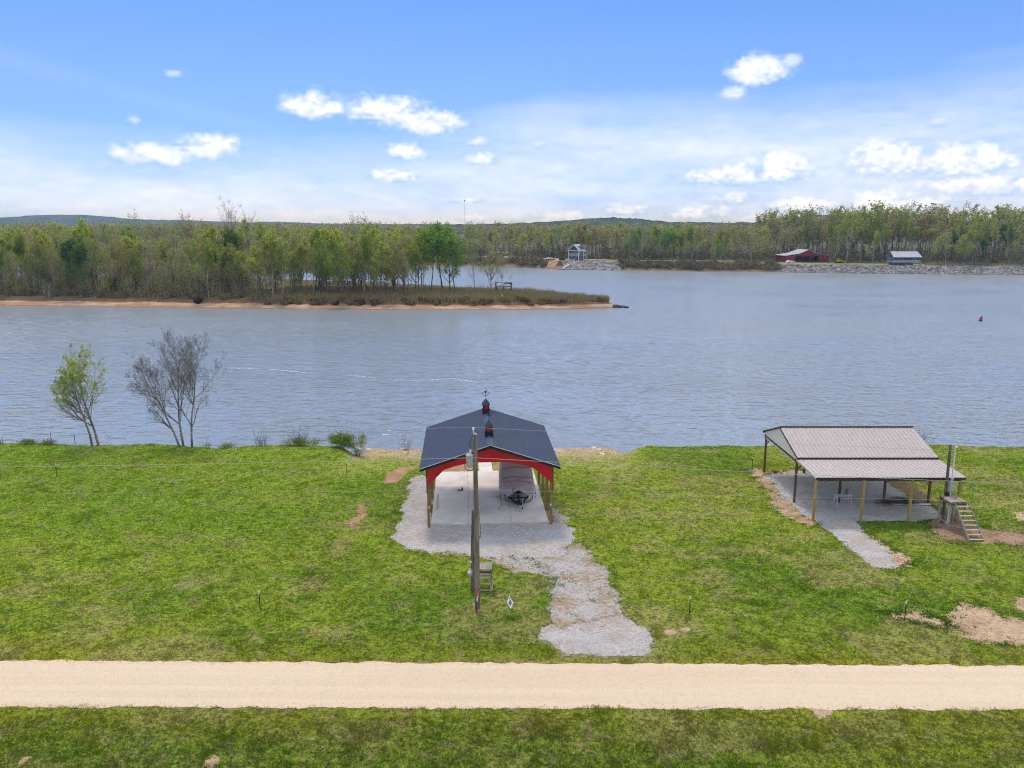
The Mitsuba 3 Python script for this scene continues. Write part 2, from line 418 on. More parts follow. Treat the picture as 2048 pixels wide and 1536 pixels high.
PAD = ragged([(-8.19, 60.52), (-7.16, 61.43), (-6.53, 60.14), (-5.57, 50.72), (-0.83, 50.72), (2.63, 51.00), (3.01, 50.45), (4.24, 49.55), (4.00, 47.26), (3.03, 45.16), (0.49, 44.86), (-2.29, 45.16), (-3.88, 45.76), (-5.12, 45.61), (-7.16, 46.86), (-7.93, 48.34), (-7.77, 51.19), (-7.90, 54.16), (-8.00, 56.89)], amp=0.25, seed=1)
DRIVE = ragged([(0.19, 45.46), (3.06, 45.61), (4.15, 47.50), (4.60, 46.07), (5.30, 43.85), (5.76, 40.87), (5.87, 38.80), (5.59, 37.17), (4.84, 36.25), (2.42, 36.05), (1.89, 36.65), (2.02, 37.17), (2.07, 39.37), (1.85, 40.56), (2.54, 41.82), (1.73, 43.50)], amp=0.3, seed=2)
APRON = ragged([(2.67, 36.05), (3.61, 36.75), (5.64, 37.48), (6.27, 36.86), (6.77, 36.15), (6.76, 34.12), (6.51, 33.76), (4.18, 33.72), (2.41, 33.89), (1.51, 35.27), (1.41, 36.05), (2.08, 36.75)], amp=0.2, seed=3)
SHEDPAD = ragged([(20.90, 61.70), (24.87, 62.37), (28.38, 62.78), (29.86, 60.52), (29.82, 57.12), (30.50, 53.33), (30.05, 51.57), (28.57, 51.00), (26.88, 51.09), (23.76, 50.91), (23.48, 48.51), (23.49, 46.07), (23.42, 43.85), (22.79, 43.30), (21.54, 43.50), (21.43, 45.31), (21.32, 47.67), (21.09, 50.45), (20.51, 52.63), (20.33, 55.22), (20.64, 58.65)], amp=0.16, seed=4)
DIRT = {
    'left_band': (ragged([(20.03, 63.34), (21.16, 62.51), (20.91, 58.05), (20.69, 53.13), (21.37, 50.72), (20.00, 50.08), (19.30, 51.19), (19.24, 54.16), (19.45, 56.89), (19.64, 60.52)], amp=0.35, seed=5), 'dirt_tan'),
    'ramp_side': (ragged([(23.45, 49.19), (23.92, 47.67), (24.14, 45.46), (24.34, 43.71), (23.13, 43.09), (23.00, 45.69)], amp=0.3, seed=6), 'dirt_tan'),
    'steps': (ragged([(28.49, 51.19), (30.40, 52.14), (31.26, 50.26), (32.42, 49.37), (34.27, 48.85), (32.73, 46.23), (31.54, 46.86), (29.71, 47.02), (28.28, 47.34), (28.14, 49.02)], amp=0.35, seed=7), 'dirt_brown'),
    'pit': (ragged([(23.04, 37.80), (24.21, 39.20), (25.15, 38.63), (25.70, 37.43), (27.09, 37.17), (26.21, 35.08), (24.71, 34.66), (23.21, 34.80), (22.44, 35.37), (22.05, 36.25)], amp=0.4, seed=8), 'dirt_tan'),
    'pit_tail': (ragged([(19.46, 37.91), (20.98, 37.80), (22.43, 37.17), (22.23, 36.35), (21.07, 36.55), (20.10, 37.17)], amp=0.35, seed=9), 'dirt_tan'),
    'back_edge': (ragged([(30.16, 61.17), (30.28, 58.05), (30.87, 54.58), (31.76, 55.00), (31.45, 58.05), (31.26, 60.91)], amp=0.2, seed=10), 'dirt_brown'),
    'track': (ragged([(-10.32, 59.14), (-9.56, 63.90), (-8.04, 64.76), (-9.21, 59.14)], amp=0.3, seed=12), 'dirt_red'),
    'right_spot': (ragged([(35.69, 52.53), (37.09, 52.93), (36.18, 51.00), (35.02, 50.81)], amp=0.25, seed=13), 'dirt_tan'),
    'barn_right': (ragged([(2.93, 54.16), (3.46, 52.14), (3.93, 49.81), (2.99, 50.08), (2.74, 51.19)], amp=0.3, seed=14), 'gravel_mixed'),
    'pole_foot': (ragged([(-2.28, 39.08), (-1.67, 38.91), (-1.58, 37.91), (-2.09, 38.13)], amp=0.15, seed=15), 'dirt_tan'),
    'low_spot': (ragged([(12.42, 29.68), (13.31, 29.78), (13.59, 29.33), (12.72, 28.82)], amp=0.2, seed=16), 'dirt_tan'),
    'thin_spot': (ragged([(-11.36, 50.08), (-11.34, 51.66), (-10.75, 54.16), (-10.48, 51.19), (-10.78, 49.72)], amp=0.35, seed=17), 'dirt_red'),
    'straw_strip': (ragged([(-5.18, 46.86), (-2.31, 45.61), (0.50, 45.46), (2.29, 45.16), (2.85, 43.16), (1.99, 42.48), (0.18, 43.16), (-1.19, 44.43), (-3.83, 45.16), (-5.74, 45.61), (-7.14, 46.70)], amp=0.4, seed=31), 'gravel_mixed'),
    'south_spot': (ragged([(-11.77, 26.22), (-11.60, 26.76), (-11.26, 26.48), (-11.34, 26.08)], amp=0.15, seed=18), 'dirt_tan'),
    'east_spot': (ragged([(27.48, 39.60), (28.26, 39.37), (27.99, 38.13), (26.99, 38.02)], amp=0.25, seed=19), 'dirt_tan'),
    'walk_left': (ragged([(-5.13, 64.62), (-3.00, 65.06), (-2.80, 62.51), (-5.98, 62.10), (-5.88, 63.34)], amp=0.3, seed=20), 'dirt_red'),
    'walk_right': (ragged([(-1.68, 64.62), (-1.04, 64.76), (-1.00, 62.10), (-1.50, 62.10)], amp=0.2, seed=21), 'dirt_red'),
}
structure('gravel_pad', sheet(PAD, 0.014), 'gravel_clean', label='pale gravel apron round the red open shed', cat='gravel')
structure('driveway', sheet(DRIVE, 0.010), 'gravel_mixed', label='gravel driveway grown through with straw and soil', cat='driveway')
structure('driveway_apron', sheet(APRON, 0.018), 'gravel_clean', label='clean gravel mouth of the driveway at the road', cat='gravel')
structure('shed_gravel', sheet(SHEDPAD, 0.014), 'gravel_clean', label='grey gravel floor and ramp of the tan open shed', cat='gravel')
for k, (poly, m) in DIRT.items():
    key = num('dirt_patch')
    labels[key] = {'kind': 'structure', 'label': 'bare soil patch in the lawn', 'category': 'soil'}
    add(key, sheet(poly, 0.006, step=0.3), m)

# ------------------------------------------------------------------ river
def wave(p, n, uv):
    wx = p.x + 0.25 * p.y
    a = mikit.fbm(wx * 0.42, p.y * 1.15, 0.0, 3)
    b = mikit.fbm(wx * 1.5 + 7.0, p.y * 3.6, 2.0, 3)
    ridge = 1 - dr.abs(2 * mikit.noise(wx * 0.7 + 0.3 * b, p.y * 1.25, 8.0) - 1)
    g = mikit.noise(p.x * 0.05, p.y * 0.09, 4.0)
    return (0.19 * a + 0.075 * ridge + 0.04 * b) * (0.6 + 0.8 * g)


def water_colour(p, n, uv):
    return mikit.mix(C((0.215, 0.26, 0.305)), C((0.22, 0.255, 0.285)), mikit.noise(p.x * 0.02, p.y * 0.04, 0.0))


mat('river_water', water_colour, rough=0.10, spec=0.5, bump=wave, bump_scale=1.0, eps=0.04)
structure('river', grid_mesh(np.array([-4000, -600, -200, 0, 200, 600, 4000.0]), np.array([66, 100, 150, 220, 300, 400, 520, 700.0]), lambda X, Y: X * 0 + WATER), 'river_water', label='wide blue grey river with small wind ripples', cat='river')

# ------------------------------------------------------------------ island
ISL_FRONT = np.array([(-420, 226), (-200, 222.5), (-145, 221), (-118, 219.5), (-90, 216), (-64, 213), (-37, 210.5), (-16, 210.5), (5, 211), (18, 213), (26.5, 215.0), (31.2, 217.0)])
ISL_BACK = np.array([(-420, 345), (-200, 335), (-145, 330), (-90, 318), (-60, 306), (-37, 292), (-16, 276), (5, 260), (18, 240), (26.5, 226), (31.2, 218.0)])


def isl_front(x):
    return np.interp(x, ISL_FRONT[:, 0], ISL_FRONT[:, 1]) + 1.2 * (meshkit.noise(np.stack([x / 9, x * 0, x * 0], -1), 3) - 0.5)


def isl_back(x):
    return np.interp(x, ISL_BACK[:, 0], ISL_BACK[:, 1])


def isl_z(x, y):
    f, b = isl_front(x), isl_back(x)
    w = np.clip((31.7 - x) / 13, 0.3, 1)
    bluff = 5.2 + 2.0 * (meshkit.noise(np.stack([x / 6, x * 0, x * 0 + 5], -1), 7) - 0.5) - 1.6 * np.clip((x + 25) / 30, 0, 1) - 1.2 * np.clip((x - 12) / 12, 0, 1)
    t = y - f
    up = np.where(t < bluff, np.interp(t / bluff, [-1, 0, 0.5, 1], [-1.2, 0, 0.55, 0.85]), 0)
    top = np.interp(t - bluff, [0, 0.7, 6, 40], [0.85, 1.75, 2.05, 2.3]) * w + 0.85 * (1 - w)
    z = np.where(t < bluff, up, top)
    back = np.interp(b - y, [-8, 0, 8, 30], [-2, 0, 1.7, 2.3])
    return WATER + np.minimum(z, back) + 0.12 * (meshkit.noise(np.stack([x / 2, y / 2, x * 0], -1), 9) - 0.5)


def island_colour(p, n, uv):
    m = mikit.fbm(p.x * 0.3, p.y * 0.3, 0.0, 4)
    f = mikit.fbm(p.x * 1.5, p.y * 2.5, 4.0, 3)
    sand = mikit.mix(C((0.35, 0.225, 0.14)), C((0.47, 0.345, 0.235)), mikit.smoothstep(0.4, 0.62, m))
    sand = mikit.mix(sand, C((0.33, 0.19, 0.105)), mikit.smoothstep(0.5, 0.62, mikit.fbm(p.x * 0.06, p.y * 1.3, 2.0, 4)) * 0.8)
    sand = mikit.mix(C((0.26, 0.15, 0.07)), sand, mikit.smoothstep(0.05, 0.28, p.z - WATER + 0.25 * (f - 0.5)))
    clay = mikit.mix(C((0.27, 0.135, 0.075)), C((0.14, 0.085, 0.055)), f)
    c = mikit.mix(sand, clay, mikit.smoothstep(0.86, 1.1, p.z - WATER + 0.3 * (f - 0.5)))
    return mikit.mix(c, mikit.mix(C((0.10, 0.085, 0.04)), C((0.13, 0.12, 0.05)), f), mikit.smoothstep(1.5, 1.75, p.z - WATER))


mat('island_soil', island_colour, rough=0.95, spec=0.1)
_ix = np.concatenate([np.linspace(-420, -160, 14), np.linspace(-158, 31.5, 255)])
_t = np.concatenate([np.linspace(-8, 12, 46), np.linspace(14, 136, 30)])


def island_mesh():
    X = np.repeat(_ix[:, None], len(_t), 1)
    Y = isl_front(_ix)[:, None] + _t[None]
    v = np.stack([X, Y, isl_z(X, Y)], -1)
    n, k = X.shape
    i, j = np.meshgrid(np.arange(n - 1), np.arange(k - 1), indexing='ij')
    a = i * k + j
    f = np.vstack([np.stack([a, a + k, a + k + 1], -1).reshape(-1, 3), np.stack([a, a + k + 1, a + 1], -1).reshape(-1, 3)])
    return trimesh.Trimesh(v.reshape(-1, 3), f, process=False)


structure('island', island_mesh(), 'island_soil', smooth=True, label='long low wooded spit with a sandy beach', cat='island')

# ------------------------------------------------------------------ far shore
SHORE = np.array([(-900, 520), (-300, 490), (-120, 468), (-60, 452), (-23.5, 440.6), (20, 414), (52, 401), (90, 391), (130, 383), (180, 372), (236, 363), (330, 350), (900, 300)])


def shore_y(x):
    return np.interp(x, SHORE[:, 0], SHORE[:, 1]) + 1.6 * (meshkit.noise(np.stack([np.asarray(x, float) / 14, np.asarray(x) * 0.0, np.asarray(x) * 0.0], -1), 5) - 0.5)


def far_z(x, y):
    x, y = np.asarray(x, float), np.asarray(y, float)
    t = y - shore_y(x)
    top = np.interp(x, [-100, -10, 20, 60, 400], [1.6, 2.2, 1.5, 1.3, 1.0])
    return np.interp(t, [-30, 0, 1.5, 9, 12], [-4.5, WATER, WATER + 0.5, 0, 0]) + np.where(t > 1.5, np.clip((t - 1.5) / 7.5, 0, 1), 0) * top + np.interp(t, [12, 60, 400, 8000], [0, 0.6, 1.0, 1.0]) + 0.15 * (meshkit.noise(np.stack([x / 3, y / 3, x * 0], -1), 6) - 0.5)


def far_colour(p, n, uv):
    m = mikit.fbm(p.x * 0.08, p.y * 0.12, 0.0, 4)
    f = mikit.fbm(p.x * 0.7, p.y * 0.9, 2.0, 3)
    c = mikit.mix(C((0.085, 0.07, 0.045)), C((0.11, 0.12, 0.05)), mikit.smoothstep(0.4, 0.65, m))
    c = mikit.mix(c, C((0.05, 0.045, 0.03)), f * 0.5)
    bank = mikit.mix(C((0.20, 0.13, 0.085)), C((0.30, 0.22, 0.15)), f)
    return mikit.mix(bank, c, mikit.smoothstep(0.2, 1.0, p.z - WATER - 1.0 + 1.2 * (f - 0.5)))


mat('far_soil', far_colour, rough=0.95, spec=0.1)


def far_mesh():
    xs = np.concatenate([[-6000, -2000], np.linspace(-900, -150, 26), np.linspace(-145, 300, 180), np.linspace(310, 900, 20), [2000, 6000]])
    t = np.concatenate([[-30, -4], np.linspace(-1, 14, 16), [18, 25, 40, 60, 100, 200, 400, 1000, 3000, 8000]])
    X = np.repeat(xs[:, None], len(t), 1)
    Y = shore_y(xs)[:, None] + t[None]
    v = np.stack([X, Y, far_z(X, Y)], -1)
    n, k = X.shape
    i, j = np.meshgrid(np.arange(n - 1), np.arange(k - 1), indexing='ij')
    a = i * k + j
    f = np.vstack([np.stack([a, a + k, a + k + 1], -1).reshape(-1, 3), np.stack([a, a + k + 1, a + 1], -1).reshape(-1, 3)])
    return trimesh.Trimesh(v.reshape(-1, 3), f, process=False)


structure('far_shore', far_mesh(), 'far_soil', smooth=True, label='far river bank running to the horizon', cat='river bank')


def flat(name, pts, m, off, label, cat, seed=0, amp=0.8, step=2.0):
    poly = ragged(pts, step=1.5, amp=amp, seed=seed)
    structure(name, sheet(poly, off, step=step, hfun=far_z), m, label=label, cat=cat)


grain('far_grass', (0.17, 0.20, 0.045), (0.26, 0.27, 0.08), (0.3, 0.5, 0), rough=0.95, spec=0.1)
grain('far_gravel', (0.42, 0.38, 0.34), (0.55, 0.50, 0.46), (0.4, 0.8, 0), rough=0.95, spec=0.1)
grain('ramp_clay', (0.33, 0.19, 0.11), (0.42, 0.29, 0.19), (0.5, 0.8, 0), rough=0.95, spec=0.1)
flat('far_lawn', [(24, 423.5), (62, 408.5), (64, 420), (26, 436)], 'far_grass', 0.12, 'strip of mown grass round the far lake house', 'grass', 1)
flat('far_clearing', [(130, 394), (172, 385), (200, 382), (205, 392), (168, 400), (120, 412), (90, 420), (80, 412)], 'far_grass', 0.10, 'open grassy clearing by the far red barn', 'grass', 2)
flat('far_road', [(-30, 470), (20, 443), (64, 426), (120, 418), (120, 423), (64, 431), (20, 449), (-30, 476)], 'far_gravel', 0.16, 'pale road behind the far lake house', 'road', 3, amp=0.3)
flat('boat_ramp', [(17.5, 416.6), (22.5, 414.4), (27, 427), (29, 441), (25, 442), (22, 428)], 'ramp_clay', 0.14, 'red clay boat ramp on the far shore', 'ramp', 4, amp=0.3, step=1.0)
flat('far_meadow', [(-45, 520), (10, 500), (14, 530), (-40, 552)], 'far_grass', 0.2, 'bright meadow seen between far trees', 'meadow', 5, step=5.0)

# ------------------------------------------------------------------ hills on the horizon
def hill_colour(c1, c2):
    return lambda p, n, uv: mikit.mix(C(c1), C(c2), mikit.smoothstep(0.35, 0.65, mikit.fbm(p.x * 0.02, p.y * 0.01, p.z * 0.06, 4)))


def hill(name, dist, depth, table, m, label, lumpy, step):
    """A wooded ridge: table of (x at unit distance, height above the eye per unit distance)."""
    tb = np.array(table, float)
    xs = np.arange(tb[0, 0] * dist, tb[-1, 0] * dist, step)
    t = np.linspace(0, 1, 22)
    crest = np.interp(xs, tb[:, 0] * dist, 20 + tb[:, 1] * dist)
    X = np.repeat(xs[:, None], len(t), 1)
    Y = dist + depth * (t[None] - 0.5) + 0 * X
    prof = np.sin(np.pi * np.clip(t * 1.0, 0, 1))[None] ** 0.7
    n1 = meshkit.fbm(np.stack([X / 260, Y / 260, X * 0], -1), 4, 3) - 0.5
    n2 = meshkit.fbm(np.stack([X / 22, Y / 22, X * 0], -1), 3, 5) - 0.35
    Z = 2 + (crest[:, None] - 2) * prof * (1 + 0.10 * n1) + lumpy * n2 * np.minimum(1, prof * 3)
    n, k = X.shape
    i, j = np.meshgrid(np.arange(n - 1), np.arange(k - 1), indexing='ij')
    a = i * k + j
    f = np.vstack([np.stack([a, a + k, a + k + 1], -1).reshape(-1, 3), np.stack([a, a + k + 1, a + 1], -1).reshape(-1, 3)])
    structure(name, trimesh.Trimesh(np.stack([X, Y, Z], -1).reshape(-1, 3), f, process=False), m, label=label, cat='hill')


mat('hill_wood', hill_colour((0.032, 0.048, 0.022), (0.06, 0.068, 0.035)), rough=1.0, spec=0.0)
hill('left_hills', 4200, 1600, [(-0.72, 0.008), (-0.63, 0.0095), (-0.58, 0.0115), (-0.565, 0.0135), (-0.53, 0.0125), (-0.48, 0.0075), (-0.41, 0.0065), (-0.37, 0.0048), (-0.33, 0.0035), (-0.29, 0.0045), (-0.25, 0.003), (-0.2, 0.0022), (-0.1, 0.0015), (0.02, 0.001), (0.1, 0.0)],
     'hill_wood', 'blue wooded hills on the horizon at left', 9.0, 14.0)
hill('right_hills', 2100, 700, [(-0.1, 0.0005), (-0.02, 0.0012), (0.03, 0.003), (0.055, 0.0045), (0.09, 0.0072), (0.115, 0.0082), (0.145, 0.0075), (0.18, 0.0045), (0.22, 0.0025), (0.28, 0.003), (0.315, 0.0035), (0.345, 0.008), (0.375, 0.0115), (0.405, 0.0128), (0.43, 0.0105), (0.46, 0.0075), (0.52, 0.006), (0.62, 0.004), (0.8, 0.003)],
     'hill_wood', 'dark wooded hills on the horizon at right', 11.0, 7.0)

# ------------------------------------------------------------------ growing trees
def tree_segs(seed, H, r0, nlev=3, first=0.35, ang=(0.45, 0.95), ratio=0.42, kids=2.2, lean=(0, 0), wob=0.09, up=0.12, steps=(9, 6, 5, 4), crown_shape=0.55):
    rng = np.random.default_rng(seed)
    segs = []

    def norm(v):
        return v / (np.linalg.norm(v) + 1e-9)

    def br(p, d, L, r, lev):
        n = steps[lev]
        for i in range(n):
            d = norm(d + rng.normal(0, wob * (1 if lev else 0.55), 3) + np.array([0, 0, up if lev else 0.02]))
            q = p + d * L / n
            ra, rb = r * (1 - 0.8 * i / n), r * (1 - 0.8 * (i + 1) / n)
            segs.append((*p, *q, ra, rb, lev))
            t = (i + 1) / n
            if lev < nlev and t > (first if lev == 0 else 0.2):
                for _ in range(rng.poisson(kids if lev else kids * 1.25)):
                    a = rng.uniform(*ang) * (1 if lev else 1.05 - 0.45 * (t - first))
                    perp = norm(np.cross(d, rng.normal(size=3)))
                    dd = norm(d * math.cos(a) + perp * math.sin(a))
                    LL = L * ratio * (1.15 - crown_shape * t) * rng.uniform(0.7, 1.2)
                    br(q, dd, LL, max(rb * 0.62, 0.004), lev + 1)
            p = q
    br(np.zeros(3), norm(np.array([lean[0], lean[1], 1.0])), H, r0, 0)
    return np.array(segs)


def tubes(s, sides=3, rmin=0.0):
    """Segments (n,9) as prisms."""
    p, q = s[:, :3], s[:, 3:6]
    ra, rb = np.maximum(s[:, 6], rmin), np.maximum(s[:, 7], rmin)
    d = q - p
    d = d / (np.linalg.norm(d, axis=1, keepdims=True) + 1e-9)
    ref = np.where(np.abs(d[:, 2:3]) < 0.9, np.array([[0, 0, 1.0]]), np.array([[1.0, 0, 0]]))
    a = np.cross(d, ref)
    a /= np.linalg.norm(a, axis=1, keepdims=True)
    b = np.cross(d, a)
    g = np.arange(sides) * 2 * np.pi / sides
    ring = np.cos(g)[None, :, None] * a[:, None] + np.sin(g)[None, :, None] * b[:, None]
    v = np.concatenate([p[:, None] + ring * ra[:, None, None], q[:, None] + ring * rb[:, None, None]], 1)
    k = np.arange(sides)
    f = np.vstack([np.stack([k, k + sides, (k + 1) % sides + sides], 1), np.stack([k, (k + 1) % sides + sides, (k + 1) % sides], 1)])
    F = f[None] + (np.arange(len(s)) * 2 * sides)[:, None, None]
    return trimesh.Trimesh(v.reshape(-1, 3), F.reshape(-1, 3), process=False)


def twigs(s, w):
    """Segments as single thin triangles, turned at random."""
    rng = np.random.default_rng(len(s))
    p, q = s[:, :3], s[:, 3:6]
    d = q - p
    side = np.cross(d, rng.normal(size=d.shape))
    side /= np.linalg.norm(side, axis=1, keepdims=True) + 1e-9
    v = np.stack([p - side * w / 2, p + side * w / 2, q + d * 0.4], 1)
    return trimesh.Trimesh(v.reshape(-1, 3), np.arange(3 * len(s)).reshape(-1, 3), process=False)


def leaves(rng, pos, size, flatz=0.6):
    n = len(pos)
    a = rng.normal(size=(n, 3))
    a /= np.linalg.norm(a, axis=1, keepdims=True)
    b = np.cross(a, rng.normal(size=(n, 3)))
    b /= np.linalg.norm(b, axis=1, keepdims=True)
    a[:, 2] *= flatz
    sz = size * rng.uniform(0.6, 1.35, (n, 1))
    v = np.stack([pos - a * sz * 0.5, pos + b * sz * 0.45, pos + a * sz * 0.6, pos - b * sz * 0.4], 1)
    i = np.arange(n)[:, None] * 4
    f = np.vstack([i + np.array([[0, 1, 2]]), i + np.array([[0, 2, 3]])])
    return trimesh.Trimesh(v.reshape(-1, 3), f, process=False)


def along(rng, s, n, spread):
    k = rng.integers(0, len(s), n)
    t = rng.uniform(0, 1.2, (n, 1))
    return s[k, :3] * (1 - t) + s[k, 3:6] * t + rng.normal(0, spread, (n, 3))


grain('bark_grey', (0.25, 0.22, 0.18), (0.42, 0.37, 0.31), (1.2, 1.2, 0.5), rough=0.95, spec=0.1)
grain('bark_dark', (0.10, 0.082, 0.068), (0.18, 0.155, 0.13), (1.5, 1.5, 0.5), rough=0.95, spec=0.1)
grain('twig_brown', (0.31, 0.275, 0.20), (0.42, 0.375, 0.29), (0.3, 0.3, 0.3), rough=0.95, spec=0.1)
grain('twig_rust', (0.27, 0.18, 0.09), (0.33, 0.23, 0.12), (0.2, 0.2, 0.2), rough=0.95, spec=0.1)
leafmat('leaf_fresh', (0.26, 0.38, 0.045), (0.44, 0.49, 0.09), (0.48, 0.52, 0.11), trans=1.35)
leafmat('leaf_vivid', (0.16, 0.34, 0.04), (0.22, 0.39, 0.05), (0.30, 0.46, 0.07), trans=1.1)
leafmat('leaf_olive', (0.30, 0.36, 0.085), (0.42, 0.43, 0.14), (0.44, 0.42, 0.16), trans=1.35)
leafmat('leaf_rust', (0.40, 0.34, 0.14), (0.43, 0.34, 0.15), (0.38, 0.36, 0.13), trans=1.3)
leafmat('leaf_deep', (0.115, 0.203, 0.050), (0.162, 0.257, 0.060), (0.216, 0.311, 0.075))


def proto(name, seed, H, r0, leafm, nleaf, leafsize, spread, bark='bark_grey', twigm='twig_brown', tw=0.038, lean=(0, 0), **kw):
    s = tree_segs(seed, H, r0, lean=lean, **kw)
    rng = np.random.default_rng(seed + 99)
    lev = s[:, 8]
    top = lev.max()
    g = {'type': 'shapegroup', 'trunk': mikit.ply(tubes(s[lev <= 1], 4, 0.03), bark)}
    fine = s[lev >= 2]
    crown = [twigs(fine, tw)]
    g['branches'] = mikit.ply(crown[0], twigm)
    if nleaf:
        tips = s[lev >= max(1, top - 1)]
        tips = tips[tips[:, 2] > 0.32 * H]
        g['crown'] = mikit.ply(leaves(rng, along(rng, tips, nleaf, spread), leafsize), leafm)
    scene['form_' + name] = g
    return s


K1 = dict(nlev=3, first=0.22, kids=1.9, steps=(9, 5, 4, 3))
KINDS = {
    'fresh_a': dict(seed=1, H=15, r0=0.22, leafm='leaf_fresh', nleaf=3400, leafsize=0.42, spread=0.4, bark='bark_dark', **K1),
    'fresh_b': dict(seed=2, H=16, r0=0.2, leafm='leaf_fresh', nleaf=3000, leafsize=0.42, spread=0.42, bark='bark_grey', lean=(0.1, 0.05), **K1),
    'vivid_a': dict(seed=3, H=13, r0=0.2, leafm='leaf_vivid', nleaf=3400, leafsize=0.42, spread=0.45, bark='bark_dark', nlev=3, first=0.34, kids=2.0, steps=(8, 5, 4, 3), ratio=0.5, ang=(0.5, 1.05)),
    'olive_a': dict(seed=4, H=17, r0=0.22, leafm='leaf_olive', nleaf=1800, leafsize=0.36, spread=0.38, bark='bark_dark', **K1),
    'olive_b': dict(seed=5, H=18, r0=0.2, leafm='leaf_olive', nleaf=1300, leafsize=0.36, spread=0.3, bark='bark_grey', lean=(-0.08, 0.03), **K1),
    'bare_a': dict(seed=6, H=19, r0=0.22, leafm=None, nleaf=0, leafsize=0, spread=0, bark='bark_grey', **K1),
    'bare_b': dict(seed=7, H=17, r0=0.18, leafm='leaf_olive', nleaf=250, leafsize=0.32, spread=0.3, bark='bark_grey', lean=(0.06, -0.03), **K1),
    'rust_a': dict(seed=8, H=18, r0=0.22, leafm='leaf_rust', nleaf=1300, leafsize=0.36, spread=0.3, bark='bark_dark', twigm='twig_rust', **K1),
    'tall_a': dict(seed=9, H=27, r0=0.26, leafm='leaf_olive', nleaf=2600, leafsize=0.40, spread=0.5, bark='bark_grey', nlev=3, first=0.38, kids=1.9, steps=(12, 5, 4, 3), ratio=0.30, ang=(0.35, 0.75), up=0.2),
    'tall_b': dict(seed=10, H=29, r0=0.28, leafm='leaf_fresh', nleaf=2300, leafsize=0.40, spread=0.45, bark='bark_dark', nlev=3, first=0.42, kids=1.7, steps=(12, 5, 4, 3), ratio=0.28, ang=(0.35, 0.75), up=0.2),
    'deep_a': dict(seed=12, H=12, r0=0.2, leafm='leaf_deep', nleaf=2600, leafsize=0.5, spread=0.5, bark='bark_dark', nlev=3, first=0.18, kids=2.0, steps=(8, 5, 4, 3), ratio=0.45),
    'wood_olive': dict(seed=21, H=17, r0=0.2, leafm='leaf_olive', nleaf=420, leafsize=0.75, spread=0.6, bark='bark_dark', tw=0.1, nlev=2, first=0.4, kids=2.2, steps=(7, 5, 4)),
    'wood_bare': dict(seed=22, H=17, r0=0.2, leafm='leaf_rust', nleaf=160, leafsize=0.6, spread=0.5, bark='bark_grey', tw=0.12, nlev=2, first=0.4, kids=2.6, steps=(7, 5, 4)),
    'wood_rust': dict(seed=23, H=17, r0=0.2, leafm='leaf_rust', nleaf=380, leafsize=0.75, spread=0.6, bark='bark_dark', twigm='twig_rust', tw=0.1, nlev=2, first=0.4, kids=2.2, steps=(7, 5, 4)),
    'wood_fresh': dict(seed=24, H=17, r0=0.2, leafm='leaf_fresh', nleaf=480, leafsize=0.75, spread=0.6, bark='bark_dark', tw=0.1, nlev=2, first=0.35, kids=2.2, steps=(7, 5, 4)),
}
for k, v in KINDS.items():
    proto(k, **v)
NAMES = {'fresh': ('leafy_tree', 'green leafy tree'), 'vivid': ('bright_green_tree', 'vivid green tree'), 'olive': ('budding_tree', 'olive budding tree'),
         'bare': ('bare_tree', 'bare grey tree'), 'rust': ('rusty_tree', 'rust brown tree'), 'tall': ('tall_tree', 'tall slender tree'), 'deep': ('dark_green_tree', 'dark bushy tree')}


def plant(kind, x, y, z, height, rng, where, key=None):
    fam = kind.split('_')[0]
    name, desc = NAMES[fam]
    s = height / KINDS[kind]['H']
    k = key or thing(name, f'{desc} {where}', 'tree', f'{fam} trees {where}')
    w = s * rng.uniform(0.85, 1.2)
    scene[k] = {'type': 'instance', 'to_world': T4().translate([x, y, z - 0.15]).rotate([0, 0, 1], float(rng.uniform(0, 360))).scale([w, w, s]), 'form': {'type': 'ref', 'id': 'form_' + kind}}
    return k


def spaced(rng, n, xr, yfun, dmin, tries=12):
    """n points with a least distance, as far as they fit."""
    out = np.zeros((0, 2))
    for _ in range(n * tries):
        if len(out) >= n:
            break
        x = rng.uniform(*xr)
        y0, y1 = yfun(x)
        if y1 <= y0:
            continue
        q = np.array([x, rng.uniform(y0, y1)])
        if len(out) == 0 or np.min(np.linalg.norm(out - q, axis=1)) > dmin:
            out = np.vstack([out, q])
    return out


def pick(rng, table):
    k = list(table)
    w = np.array([table[x] for x in k], float)
    return k[rng.choice(len(k), p=w / w.sum())]


def sect(x, where):
    return where + (', at its left end' if x < -118 else ', left of the black root wad' if x < -90 else ', right of the black root wad' if x < -66 else ', near the small root stumps')


def fsect(x, where):
    return where + (' left of the lake house' if x < 41 else ' between the lake house and the red barn' if x < 139 else ' between the red barn and the boathouse' if x < 190 else ' right of the boathouse')


